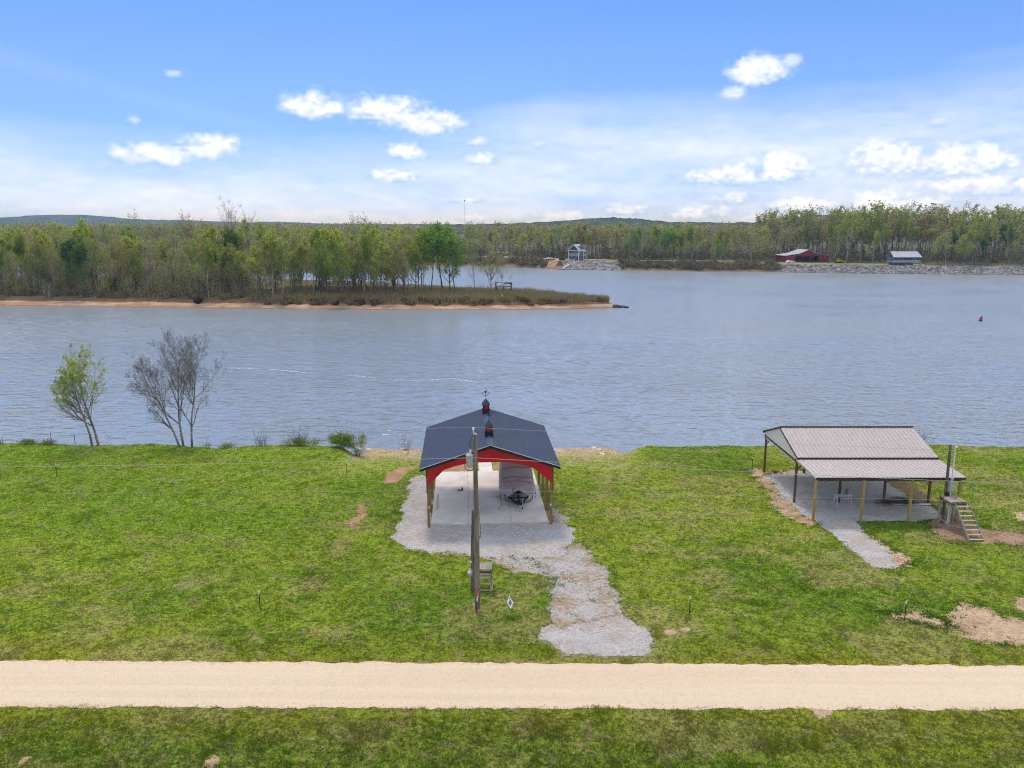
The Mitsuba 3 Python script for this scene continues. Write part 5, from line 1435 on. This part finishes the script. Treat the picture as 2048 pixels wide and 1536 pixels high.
near_tree('middle one of the three bare trees at the water edge', *(-30.68, 70.27), 8.1, 0.12, 52, (-0.07, 0.03), 'bark_young', 'twig_grey', **KB)
near_tree('right one of the three bare trees at the water edge', *(-29.68, 69.77), 7.4, 0.11, 67, (0.06, 0.0), 'bark_young', 'twig_grey', **KB)

leafmat('bush_green', (0.16, 0.26, 0.03), (0.21, 0.31, 0.045), (0.30, 0.39, 0.07), trans=0.6)
leafmat('bush_pale', (0.24, 0.28, 0.08), (0.29, 0.32, 0.10), (0.36, 0.38, 0.15), trans=0.8)


def bush(label, x, y, rx, ry, hh, leafm, nleaf, nst, seed, lsize=0.075, st_h=1.2, z=None):
    rng = np.random.default_rng(seed)
    k = thing('shore_bush', label, 'bush')
    z = float(h(x, y)) if z is None else z
    if nleaf:
        c = rng.normal(0, 1, (26, 3)) * np.array([rx * 0.5, ry * 0.5, hh * 0.2]) + np.array([0, 0, hh * 0.5])
        p = c[rng.integers(0, 26, nleaf)] + rng.normal(0, 0.16, (nleaf, 3)) * np.array([1.3, 1.3, 1])
        p = p[(p[:, 2] > 0) & (p[:, 2] < hh * 1.15)] + np.array([x, y, z])
        part(k, 'foliage', leaves(rng, p, lsize), leafm)
    segs = []
    for i in range(nst):
        a0 = np.array([x + rng.normal(0, rx * 0.3), y + rng.normal(0, ry * 0.3), z - 0.05])
        d = np.array([rng.normal(0, 0.33), rng.normal(0, 0.2), 1.0])
        L = hh * st_h * rng.uniform(0.6, 1.15)
        p_ = a0
        for q in range(4):
            d = d + rng.normal(0, 0.10, 3)
            q_ = p_ + d / np.linalg.norm(d) * L / 4
            segs.append((*p_, *q_, 0.016 * (1 - 0.2 * q), 0.016 * (0.8 - 0.2 * q), 0))
            for _ in range(2):
                dd_ = d / np.linalg.norm(d) + rng.normal(0, 0.5, 3)
                segs.append((*q_, *(q_ + dd_ * L * 0.13), 0.007, 0.003, 0))
            p_ = q_
    part(k, 'stems', tubes(np.array(segs), 3), 'twig_grey')


bush('dense dark green bush at the water edge left of the sandy shore', *(-15.71, 69.94), 1.75, 0.7, 1.7, 'bush_green', 10000, 26, 1)
bush('thin leafless stems rising at the right end of the dense bush', *(-14.34, 69.60), 0.5, 0.4, 1.3, 'bush_green', 350, 30, 2, st_h=1.7)
bush('twiggy bush with a leafy green foot left of the dense bush', *(-19.84, 70.44), 1.1, 0.5, 0.75, 'bush_green', 2300, 34, 3, st_h=2.4)
bush('bare thin stems standing at the edge between two bushes', *(-23.39, 70.10), 0.75, 0.4, 0.5, 'bush_pale', 120, 26, 4, st_h=3.0)
bush('pale yellow green tuft on the lawn edge', *(-26.34, 69.77), 0.75, 0.4, 0.5, 'bush_pale', 1100, 26, 5, st_h=1.0)
bush('low dark green bush at the far left lawn edge', *(-45.56, 70.79), 0.75, 0.4, 0.42, 'bush_green', 1500, 14, 6, st_h=1.3)
bush('low pale green bush beside the two stakes', *(-43.44, 70.62), 0.7, 0.4, 0.45, 'bush_pale', 1100, 16, 7, st_h=1.2)
bush('bare twigs in the shallow water left of the red roof', -10.6, 75.4, 0.35, 0.3, 0.7, 'bush_pale', 0, 16, 8, st_h=2.0)
bush('bare dark twigs in the water behind the tan roof', *(38.47, 70.44), 0.8, 0.3, 0.8, 'bush_pale', 0, 26, 9, st_h=2.0)
bush('fallen bare branch at the left picture edge by the water', *(-47.96, 70.79), 0.5, 0.3, 0.35, 'bush_pale', 0, 10, 10, st_h=2.2)
bush('faint dry weeds right of the three bare trees', *(-28.25, 69.43), 0.5, 0.3, 0.5, 'bush_pale', 180, 10, 11, st_h=1.4)

# ------------------------------------------------------------------ lawn grass
def blade_stuff():
    rng = np.random.default_rng(123)
    n = 470000
    yy = np.linspace(23.5, 76.5, 400)
    wdt = 1.0 * (yy * 0.98 + 4) * 0.69
    wgt = wdt * (yy / 30) ** -0.8
    cdf = np.cumsum(wgt) / wgt.sum()
    y = np.interp(rng.uniform(0, 1, n), cdf, yy)
    x = rng.uniform(-1, 1, n) * (y * 0.98 + 4) * 0.69
    keep = (y < edge_y(x) + 1.5) | ((mid_w(x) > 0.3) & (y < 76.0))
    rd_t = 33.3 - 0.0085 * (x + 24) + 0.2 * (meshkit.noise(np.stack([x * 0.13, x * 0 + 3, x * 0], -1), 1) - 0.5)
    rd_b = 29.72 - 0.0052 * (x + 24)
    fr_ = meshkit.fbm(np.stack([x * 1.8, y * 1.8, x * 0], -1), 3, 12) - 0.5
    keep &= ~((y < rd_t + 0.55 * fr_ - 0.0) & (y > rd_b + 0.6 * fr_ + 0.05))
    pts = shapely.points(np.column_stack([x, y]))

    def signed(poly):
        d = shapely.distance(poly.exterior, pts)
        return np.where(shapely.contains_xy(poly, x, y), -d, d)

    dens = np.ones(n)
    pn = meshkit.fbm(np.stack([x * 0.9, y * 1.2, x * 0 + 3], -1), 3, 22)
    for poly in (PAD, APRON, SHEDPAD):
        dens = np.minimum(dens, np.interp(signed(poly) + 0.35 * fr_, [-0.25, 0.05, 0.15], [0.004, 0.1, 1]))
    dens = np.minimum(dens, np.interp(signed(DRIVE) + 1.3 * fr_, [-0.8, -0.1, 0.15], [0.04, 0.4, 1]) + 0.5 * (pn > 0.66))
    for nm_, (poly, _) in DIRT.items():
        dens = np.minimum(dens, np.interp(signed(poly) + 0.9 * fr_, [-0.4, 0.0, 0.25], [0.22 if nm_ == 'straw_strip' else 0.02, 0.3, 1]) + 0.5 * (pn > (0.55 if nm_ == 'straw_strip' else 0.68)))
    ca, sa_ = math.cos(-BPHI), math.sin(-BPHI)
    lx = (x + 1.475) * ca - (y - 50.129) * sa_
    ly = (x + 1.475) * sa_ + (y - 50.129) * ca
    dens[(np.abs(lx) < 4.12) & (ly > 0.2) & (ly < 11.95)] = 0
    dens[(np.abs(lx - 0.06) < 0.64) & (ly > 11) & (ly < 16.6)] = 0
    dens = dens * np.interp(mid_w(x) * np.clip((y - 60) / 6, 0, 1) + 0.8 * (pn - 0.5), [0.1, 0.7], [1, 0.16])
    dens *= np.interp(pn, [0.3, 0.5], [0.62, 1.0])
    keep &= rng.uniform(0, 1, n) < dens
    x, y, pn, fr_ = x[keep], y[keep], pn[keep], fr_[keep]
    m = len(x)
    z = h(x, y)
    clump = meshkit.noise(np.stack([x * 2.6, y * 2.6, x * 0], -1), 33)
    weed = meshkit.noise(np.stack([x * 1.1, y * 1.1, x * 0 + 9], -1), 44)
    ht = (0.035 + 0.075 * clump ** 2 + 0.10 * np.clip(weed - 0.72, 0, 1) / 0.28) * rng.uniform(0.7, 1.3, m) * np.interp(y, [27, 34], [1.3, 1.0])
    V = np.zeros((m, 3, 3, 3))
    for b in range(3):
        a = rng.uniform(0, 2 * np.pi, m)
        w = rng.uniform(0.011, 0.022, m)
        ox, oy = rng.normal(0, 0.03, m), rng.normal(0, 0.03, m)
        lean = rng.uniform(0.3, 1.1, m) * ht
        la = rng.uniform(0, 2 * np.pi, m)
        V[:, b, 0] = np.column_stack([x + ox - np.cos(a) * w, y + oy - np.sin(a) * w, z - 0.01])
        V[:, b, 1] = np.column_stack([x + ox + np.cos(a) * w, y + oy + np.sin(a) * w, z - 0.01])
        V[:, b, 2] = np.column_stack([x + ox + np.cos(la) * lean, y + oy + np.sin(la) * lean, z + ht])
    return trimesh.Trimesh(V.reshape(-1, 3), np.arange(m * 9).reshape(-1, 3), process=False)


scene['grass_blade'] = {'type': 'principledthin', 'base_color': mikit.proc(lawn_colour), 'roughness': 0.7, 'diff_trans': 0.8, 'spec_trans': 0.0, 'eta': 1.08}
solo('lawn_grass', 'short mown grass covering the near river bank', 'grass', blade_stuff(), 'grass_blade', kind='stuff')

# loose gravel and clods along road and drive
LG = np.random.default_rng(55)


def loose(name, label, n, sampler, m, size):
    xy = sampler(n)
    z = h(xy[:, 0], xy[:, 1]) + 0.03
    s = LG.uniform(*size, (len(xy), 1)) * LG.uniform(0.7, 1.3, (len(xy), 3))
    t_ = lump(np.random.default_rng(2), 1.0, (1, 0.8, 0.6), 0, 0.25)
    solo(name, label, 'gravel', many(t_.vertices, t_.faces, np.column_stack([xy, z]), s, LG.uniform(0, 6, len(xy))), m, kind='stuff')


def road_edge(n):
    x = LG.uniform(-30, 30, n)
    s = LG.uniform(0, 1, n) < 0.5
    y = np.where(s, 33.3 - 0.0085 * (x + 24), 29.72 - 0.0052 * (x + 24)) + LG.normal(0, 0.16, n)
    return np.column_stack([x, y])


def around(polys, spread):
    def f(n):
        out = []
        for p in polys:
            k = int(n / len(polys))
            t = LG.uniform(0, 1, k)
            q = np.array([p.exterior.interpolate(a, normalized=True).coords[0] for a in t])
            out.append(q + LG.normal(0, spread, q.shape))
        return np.vstack(out)
    return f


loose('road_clods', 'small clods of dry dirt strewn along both road edges', 2600, road_edge, 'dirt_tan', (0.012, 0.04))
loose('loose_gravel', 'loose pale gravel strewn round the gravel areas', 2200, around([PAD, DRIVE, APRON, SHEDPAD], 0.2), 'gravel_clean', (0.015, 0.04))


# darker weeds: along the borders of gravel and soil, and dotted through the lawn
leafmat('weed_leaf', (0.085, 0.16, 0.02), (0.12, 0.20, 0.028), (0.16, 0.24, 0.045), trans=0.5, patch=0.4)
WD = np.random.default_rng(66)


def weeds(label, xy, size, nl):
    n = len(xy)
    s = WD.uniform(0.6, 1.4, (n, 1)) * size
    c = np.column_stack([xy, h(xy[:, 0], xy[:, 1])])
    p = np.repeat(c, nl, 0) + WD.normal(0, 1, (n * nl, 3)) * np.repeat(s, nl, 0) * np.array([1.3, 0.9, 0.55])
    p[:, 2] = np.maximum(p[:, 2], np.repeat(c[:, 2], nl) + 0.01)
    solo('weeds', label, 'weeds', leaves(WD, p, 0.075), 'weed_leaf', kind='stuff')


def lawn_spots(n):
    y = WD.uniform(25, 70, n)
    x = WD.uniform(-1, 1, n) * (y * 0.98 + 4) * 0.68
    k = meshkit.fbm(np.stack([x * 0.35, y * 0.5, x * 0], -1), 3, 50) > 0.5
    k &= ~((y > 29.0) & (y < 33.9)) & (y < edge_y(x) - 0.4)
    pts = shapely.points(np.column_stack([x, y]))
    for poly in [PAD, DRIVE, APRON, SHEDPAD] + [q for q, _ in DIRT.values()]:
        k &= ~shapely.contains(poly.buffer(0.1), pts)
    k &= ~((np.abs(x + 1) < 5.5) & (y > 49) & (y < 68))
    return np.column_stack([x, y])[k]


weeds('dark weeds dotted through the lawn', lawn_spots(3600), 0.075, 9)
wb = around([PAD, DRIVE, SHEDPAD, DIRT['left_band'][0], DIRT['steps'][0], DIRT['pit'][0], DIRT['pit_tail'][0], DIRT['ramp_side'][0]], 0.22)(900)
for poly in (PAD, DRIVE, APRON, SHEDPAD):
    wb = wb[~shapely.contains(poly.buffer(-0.08), shapely.points(wb))]
wb = wb[~((np.abs(wb[:, 0] + 1) < 5.0) & (wb[:, 1] > 50) & (wb[:, 1] < 64))]
weeds('dark weeds along the borders of the gravel and soil', wb, 0.10, 16)

# ------------------------------------------------------------------ platform on the spit, stumps, buoy
PLAT = thing('hunting_platform', 'weathered wooden platform with broken rail on the island spit', 'platform')
PT = rotz(-0.05, (-5.0, 238.5, float(isl_z(np.array([-3.0]), np.array([240.0]))[0]) + 0.45))
for sx in (0, 4.7):
    for sy in (0, 2.6):
        part(PLAT, 'post', box((sx, sy, 0.75), (0.4, 0.4, 3.3 + (0.5 if sx == 0 else 0.3))), 'wood_drift', PT)
part(PLAT, 'post', box((2.5, 0, 0.5), (0.4, 0.4, 2.8)), 'wood_drift', PT)
for i in range(8):
    part(PLAT, 'deck_board', box((2.35, -0.2 + i * 0.43, 1.75), (5.1, 0.40, 0.08)), 'wood_grey', PT)
part(PLAT, 'joist', [box((2.35, y, 1.58), (5.0, 0.12, 0.25)) for y in (-0.15, 2.75)], 'wood_grey', PT)
part(PLAT, 'rail', [beam((0, 2.6, 2.45), (4.7, 2.6, 2.55), 0.12, 0.16), beam((2.6, -0.1, 2.35), (4.7, 2.6, 2.5), 0.12, 0.14), beam((1.0, 0.2, 1.85), (3.4, 0.6, 2.2), 0.16, 0.08), box((3.3, 2.6, 2.2), (2.2, 0.08, 0.3))], 'wood_drift', PT)
part(PLAT, 'brace', [beam((2.5, -0.1, 0.5), (1.2, -0.1, 1.5), 0.1), beam((2.5, -0.1, 0.5), (3.8, -0.1, 1.5), 0.1)], 'wood_grey', PT)
grain('root_dark', (0.020, 0.016, 0.014), (0.06, 0.048, 0.04), (1, 1, 1), rough=0.95, spec=0.1)
SR = np.random.default_rng(71)
for (x, r, lab) in [(-88.5, 1.9, 'large black root wad washed up at the edge of the sandy beach'), (-48.5, 1.1, 'leftmost of the small dark root stumps on the island beach'), (-41.6, 1.3, 'middle one of the small dark root stumps on the island beach'), (-38.0, 1.4, 'rightmost of the small dark root stumps on the island beach')]:
    y = float(isl_front(np.array([x]))[0]) + 4.2
    k = thing('root_stump', lab, 'stump')
    z = float(isl_z(np.array([x]), np.array([y]))[0])
    segs = []
    for i in range(26):
        a = SR.uniform(0, 6.28)
        L = r * SR.uniform(0.6, 1.3)
        d = np.array([math.cos(a), 0.6 * math.sin(a), SR.uniform(-0.15, 0.75)])
        segs.append((x, y, z + 0.5 * r, *(np.array([x, y, z + 0.5 * r]) + d * L), 0.13 * r, 0.03, 0))
    part(k, 'roots', tubes(np.array(segs), 5), 'root_dark')
    part(k, 'butt', lump(SR, 0.55 * r, (1.1, 0.9, 0.8), 2, 0.15), 'root_dark', T4().translate([x, y, z + 0.45 * r]))
lx, ly = -2.9, 221.0
solo('driftwood_log', 'pale fallen pole leaning on the bank of the spit', 'log', rod([(lx, ly + 1.5, float(isl_z(np.array([lx]), np.array([ly]))[0]) + 1.2), (lx + 0.5, ly - 1.5, WATER + 1.0)], 0.13, 7), 'wood_pale')

metal_paint('buoy_red', (0.32, 0.035, 0.05), 0.5, 0.4, 0.2)
BY = thing('river_buoy', 'red cone buoy with a dark foot leaning in the river', 'buoy')
BYT = T4().translate([111.7, 185.3, WATER]).rotate([0, 1, 0], 11).scale(0.85)
part(BY, 'float', lathe([(0, -0.5), (0.42, -0.5), (0.45, -0.1), (0.43, 0.32), (0, 0.32)], 20), 'steel_black', BYT)
part(BY, 'cone', lathe([(0.0, 0.30), (0.40, 0.32), (0.36, 0.7), (0.22, 1.15), (0.08, 1.4), (0.0, 1.42)], 20), 'buoy_red', BYT, smooth=40)
part(BY, 'top_ring', lathe([(0.06, 1.36), (0.09, 1.40), (0.06, 1.48), (0.0, 1.5)], 12), 'steel_black', BYT)

# ------------------------------------------------------------------ houses on the far shore
metal_paint('house_grey', (0.23, 0.26, 0.30), 0.7, 0.3, 0.2)
metal_paint('house_roof', (0.42, 0.44, 0.48), 0.45, 0.5, 0.15)
metal_paint('house_trim', (0.62, 0.64, 0.66), 0.6, 0.3, 0.1)
metal_paint('shade_dark', (0.025, 0.03, 0.035), 0.6, 0.3, 0.2)
metal_paint('barn_red', (0.26, 0.033, 0.04), 0.7, 0.3, 0.25)
metal_paint('window_glass', (0.03, 0.04, 0.05), 0.12, 0.6, 0.1)
LH = thing('lake_house', 'grey two storey lake house with a gabled porch and white posts', 'house')
hz = float(far_z(34.0, 428.0)) + 0.1
LT = rotz(-0.42, (30.4, 427.5, hz))
part(LH, 'lower_wall', box((3.0, 5.6, 1.5), (5.4, 6.4, 3.0)), 'house_grey', LT)
part(LH, 'upper_wall', box((3.0, 6.4, 4.2), (5.4, 5.2, 2.4)), 'house_grey', LT)
part(LH, 'gable_wall', slab_poly([(0.3, 5.4), (5.7, 5.4), (3.0, 8.2)], 3.8, 9.0), 'house_grey', LT)
part(LH, 'deck', box((3.0, 2.2, 2.95), (6.0, 4.6, 0.22)), 'house_trim', LT)
for sx in (0.1, 5.9):
    part(LH, 'porch_post', box((sx, 0.2, 2.7), (0.42, 0.42, 5.4)), 'house_trim', LT)
part(LH, 'porch_beam', box((3.0, 0.2, 5.42), (6.4, 0.35, 0.36)), 'house_trim', LT)
for s in (-1, 1):
    part(LH, 'roof', slab_poly([(3.0 + s * 0.0, 8.75), (3.0 + s * 3.6, 5.25), (3.0 + s * 3.6, 5.05), (3.0, 8.5)][::s], -0.2, 9.6), 'house_roof', LT)
    part(LH, 'rake_trim', slab_poly([(3.0, 8.8), (3.0 + s * 3.65, 5.27), (3.0 + s * 3.65, 4.95), (3.0, 8.42)][::s], -0.32, -0.21), 'house_trim', LT)
dm = part(LH, 'dormer', box((5.0, 6.0, 6.5), (2.0, 5.4, 2.3)), 'house_grey', LT)
part(dm, 'roof', beam((5.1, 3.1, 7.85), (5.1, 9.1, 7.85), 2.9, 0.16, up=(-0.25, 0, 1)), 'house_roof', LT)
part(dm, 'window', [box((6.02, y, 6.7), (0.05, 1.0, 1.0)) for y in (4.7, 7.2)], 'window_glass', LT)
part(LH, 'rail', [box((3.0, 0.1, 3.95), (5.6, 0.08, 0.10)), box((3.0, 0.1, 3.45), (5.6, 0.05, 0.05))] + [box((x, 0.1, 3.55), (0.07, 0.07, 0.9)) for x in np.arange(0.4, 5.8, 0.6)], 'house_trim', LT)
for x, w, z, hh in ((1.5, 1.4, 1.5, 1.3), (4.5, 1.2, 1.2, 2.2), (1.5, 1.2, 4.3, 1.5), (4.4, 1.4, 4.2, 1.7)):
    wf = part(LH, 'window', box((x, 3.76 if z > 3 else 2.37, z), (w, 0.07, hh)), 'house_trim', LT)
    part(wf, 'pane', box((x, 3.71 if z > 3 else 2.32, z), (w - 0.3, 0.06, hh - 0.3)), 'window_glass', LT)
part(LH, 'side_porch', [box((6.9, 5.6, 2.95), (2.2, 6.4, 0.2)), box((7.0, 5.6, 5.0), (2.5, 6.6, 0.15))] + [box((7.85, y, 1.5 + 1.0), (0.22, 0.22, 5.0)) for y in (2.6, 5.6, 8.6)], 'house_trim', LT)
solo('garden_shed', 'low dark shed left of the far lake house', 'shed', [box((27.2, 429.0, hz + 0.6), (3.4, 1.6, 1.0)), box((27.2, 429.0, hz + 1.16), (3.7, 1.9, 0.12))], 'shade_dark')
GW = thing('gangway', 'pale gangway running down the riprap to a floating dock', 'gangway')
sy0 = float(shore_y(29.0))
part(GW, 'ramp', beam((33.0, sy0 + 9.5, WATER + 4.0), (26.5, sy0 - 0.4, WATER + 0.6), 0.9, 0.16), 'edge_white')
part(GW, 'handrail', [beam((33.0 + s, sy0 + 9.5, WATER + 4.9), (26.5 + s, sy0 - 0.4, WATER + 1.5), 0.08, 0.08) for s in (-0.4, 0.4)], 'edge_white')
part(GW, 'dock', box((28.5, sy0 - 2.2, WATER + 0.25), (10.5, 2.6, 0.5)), 'wood_grey')

RB = thing('red_barn', 'wide red barn with dark openings among the far trees', 'barn')
rz = float(far_z(154.0, 412.0))
RT = rotz(0.10, (142.5, 411.0, rz))
part(RB, 'front_wall', [slab_poly([(0, 0), (5.2, 0), (5.2, 3.2), (17.8, 3.2), (17.8, 0), (23.0, 0), (23.0, 3.4), (16.0, 4.3), (12.0, 6.2), (7.5, 4.4), (0, 3.4)], 0, 0.25)], 'barn_red', RT)
part(RB, 'side_wall', [box((0.12, 6.4, 1.7), (0.24, 12.2, 3.4)), box((22.88, 6.4, 1.7), (0.24, 12.2, 3.4))], 'barn_red', RT)
part(RB, 'back_wall', box((11.5, 12.5, 1.8), (22.4, 0.2, 3.6)), 'barn_red', RT)
for x in (9.3, 13.6):
    part(RB, 'door_post', box((x, 0.12, 1.6), (0.5, 0.28, 3.19)), 'barn_red', RT)
part(RB, 'roof', [slab_poly([(-0.5, 3.45), (7.4, 4.62), (12.0, 6.5), (12.0, 6.3), (7.5, 4.42), (-0.5, 3.25)], -0.4, 12.8), slab_poly([(12.02, 6.5), (16.1, 4.55), (23.5, 3.5), (23.5, 3.3), (16.0, 4.35), (12.02, 6.3)], -0.4, 12.8)], 'house_roof', RT)
BH = thing('boat_house', 'blue grey stilted boathouse with a bright metal roof on the right shore', 'house')
bz = float(far_z(196.0, 385.0))
HT = rotz(0.06, (183.8, 380.5, bz)) @ T4().scale([0.88, 0.9, 0.92])
part(BH, 'wall', box((7.6, 4.6, 3.2), (14.4, 4.6, 2.6)), 'cabin_blue', HT)
part(BH, 'deck', box((7.6, 3.2, 1.85), (15.6, 7.4, 0.22)), 'house_trim', HT)
for x in np.linspace(0.2, 15.0, 5):
    part(BH, 'stilt', box((x, -0.2, 0.8), (0.26, 0.26, 2.0)), 'cabin_blue', HT)
    part(BH, 'porch_post', box((x, -0.2, 3.2), (0.18, 0.18, 2.6)), 'cabin_blue', HT)
part(BH, 'under_wall', box((7.6, 5.0, 0.85), (14.0, 0.2, 1.8)), 'cabin_blue', HT)
part(BH, 'rail', [box((7.6, -0.3, 2.85), (15.2, 0.08, 0.12)), box((7.6, -0.3, 2.4), (15.2, 0.05, 0.08))] + [box((x, -0.3, 2.4), (0.08, 0.06, 0.9)) for x in np.arange(0.3, 15.1, 0.75)], 'house_trim', HT)
for x, w in ((2.6, 1.6), (5.6, 1.4), (9.8, 5.0)):
    wf = part(BH, 'window', box((x, 2.27, 3.3), (w, 0.06, 1.4)), 'house_grey', HT)
    part(wf, 'pane', box((x, 2.23, 3.3), (w - 0.25, 0.06, 1.15)), 'window_glass', HT)
part(BH, 'roof', beam((-0.6, 1.5, 5.75), (15.8, 1.5, 5.75), 0.16, 5.6, up=(0, -0.52, 0.85)) if False else trimesh.Trimesh(np.array([(-0.6, -0.9, 4.5), (15.8, -0.9, 4.5), (15.2, 3.4, 7.3), (0.0, 3.4, 7.3), (-0.6, -0.9, 4.32), (15.8, -0.9, 4.32), (15.2, 3.4, 7.1), (0.0, 3.4, 7.1), (-0.6, 7.4, 4.6), (15.8, 7.4, 4.6)]), np.array([(0, 1, 2), (0, 2, 3), (4, 6, 5), (4, 7, 6), (0, 4, 5), (0, 5, 1), (3, 2, 9), (3, 9, 8), (1, 5, 6), (1, 6, 2), (0, 3, 7), (0, 7, 4)]), process=False), 'house_roof', HT)
part(BH, 'stair', beam((15.6, 1.0, 1.9), (17.0, 1.0, 0.0), 1.1, 0.12), 'house_trim', HT)


def small_vehicle(name, label, cat, x, y, rot, L, paint):
    k = thing(name, label, cat)
    t = rotz(rot, (x, y, float(far_z(x, y)) + 0.05))
    b = slab_poly([(-L / 2, 0.35), (L / 2, 0.35), (L / 2, 0.85), (L * 0.22, 0.98), (L * 0.08, 1.45), (-L * 0.28, 1.5), (-L * 0.46, 1.0), (-L / 2, 0.9)], -0.85, 0.85)
    part(k, 'body', b, paint, t)
    part(k, 'window', box((-L * 0.1, 0, 1.22), (L * 0.26, 1.73, 0.3)), 'window_glass', t)
    for sx in (-0.3, 0.3):
        for sy in (-0.8, 0.8):
            part(k, 'wheel', lathe([(0, -0.1), (0.3, -0.1), (0.33, 0), (0.3, 0.1), (0, 0.1)], 12), 'rubber', t @ T4().translate([sx * L, sy, 0.33]).rotate([1, 0, 0], 90))


small_vehicle('parked_car', 'white car parked at the head of the red boat ramp', 'car', 21.5, 437, 0.1, 4.4, 'white_plastic')
small_vehicle('parked_car', 'white car parked left of the red barn', 'car', 142.0, 402, 0.15, 4.6, 'white_plastic')
metal_paint('machine_yellow', (0.50, 0.27, 0.05), 0.6, 0.4, 0.2)
EX = thing('loader', 'yellow loader standing right of the red barn', 'machine')
ET = rotz(0.2, (166.5, 402, float(far_z(166.5, 402))))
part(EX, 'body', [box((0, 0, 1.0), (2.8, 1.5, 0.9)), box((-0.3, 0, 1.9), (1.2, 1.3, 1.0))], 'machine_yellow', ET)
part(EX, 'bucket', [beam((1.2, 0, 1.2), (2.6, 0, 0.7), 0.3, 0.3), box((2.9, 0, 0.5), (0.7, 1.8, 0.8))], 'machine_yellow', ET)
part(EX, 'track', [box((0, s * 0.75, 0.35), (2.9, 0.4, 0.7)) for s in (-1, 1)], 'rubber', ET)
for (x, y, hh, lab) in [(20.8, 438.5, 9.5, 'pale pole standing by the head of the boat ramp'), (48.2, 432.5, 8.5, 'pale pole with a lamp box right of the far lake house')]:
    k = thing('far_pole', lab, 'pole')
    z = float(far_z(x, y))
    part(k, 'shaft', rod([(x, y, z - 0.2), (x, y, z + hh)], 0.13, 8), 'wood_grey')
    part(k, 'head', box((x, y, z + hh - 0.3), (0.5, 0.4, 0.7)), 'grey_metal')
# slim mast far beyond the woods
MS = thing('radio_mast', 'slim mast with a dark head rising above the central woods', 'mast')
mx, my = -45.0, 760.0
part(MS, 'shaft', rod([(mx, my, 0), (mx, my, 44.2)], [0.22, 0.12], 6), 'edge_white')
part(MS, 'head', [rod([(mx, my, 42.4), (mx, my, 44.4)], 0.28, 6), box((mx, my, 43.8), (1.5, 0.5, 0.35))], 'shade_dark')

# foam lines drifting on the river
metal_paint('foam_white', (0.66, 0.69, 0.73), 0.9, 0.2, 0.1)
FR = np.random.default_rng(90)


def foam(label, pts, n, spread, size=0.16):
    pts = np.array(pts)
    t = np.cumsum(np.r_[0, np.linalg.norm(np.diff(pts, axis=0), axis=1)])
    s = FR.uniform(0, t[-1], n)
    gap = meshkit.noise(np.stack([s * 0.35, s * 0, s * 0], -1), 5)
    s = s[gap > 0.30]
    x = np.interp(s, t, pts[:, 0]) + FR.normal(0, spread, len(s)) * 1.5
    y = np.interp(s, t, pts[:, 1]) + FR.normal(0, spread, len(s)) + 0.35 * (meshkit.noise(np.stack([s * 0.5, s * 0 + 4, s * 0], -1), 6) - 0.5)
    m = trimesh.creation.icosphere(subdivisions=0, radius=1.0)
    sc = FR.uniform(0.4, 1.2, (len(s), 1)) * size * np.array([1.4, 1.0, 0.18])
    solo('foam_streak', label, 'foam', many(m.vertices, m.faces, np.column_stack([x, y, np.full(len(s), WATER + 0.035)]), sc, FR.uniform(0, 6, len(s))), 'foam_white', kind='stuff')


foam('white foam line on the river right of the bare trees', [(-44.82, 122.45, -2.20)[:2], (-37.67, 120.69, -2.20)[:2], (-31.74, 118.13, -2.20)[:2]], 330, 0.14, 0.065)
foam('long white foam line in the middle of the river', [(-24.54, 116.08, -2.20)[:2], (-18.00, 112.94, -2.20)[:2], (-13.44, 111.80, -2.20)[:2], (-8.81, 113.32, -2.20)[:2], (-4.62, 110.32, -2.20)[:2]], 450, 0.18, 0.065)
foam('faint foam line on the river at the left edge', [(-87.86, 132.07, -2.20)[:2], (-83.02, 132.59, -2.20)[:2]], 60, 0.2, 0.06)
foam('faint foam line above the tan shed', [(31.41, 115.68, -2.20)[:2], (37.70, 116.49, -2.20)[:2], (41.78, 117.30, -2.20)[:2]], 70, 0.25, 0.06)
foam('faint foam line at right above the tan shed', [(61.36, 109.59, -2.20)[:2], (67.09, 109.59, -2.20)[:2], (71.21, 108.17, -2.20)[:2]], 80, 0.25, 0.06)
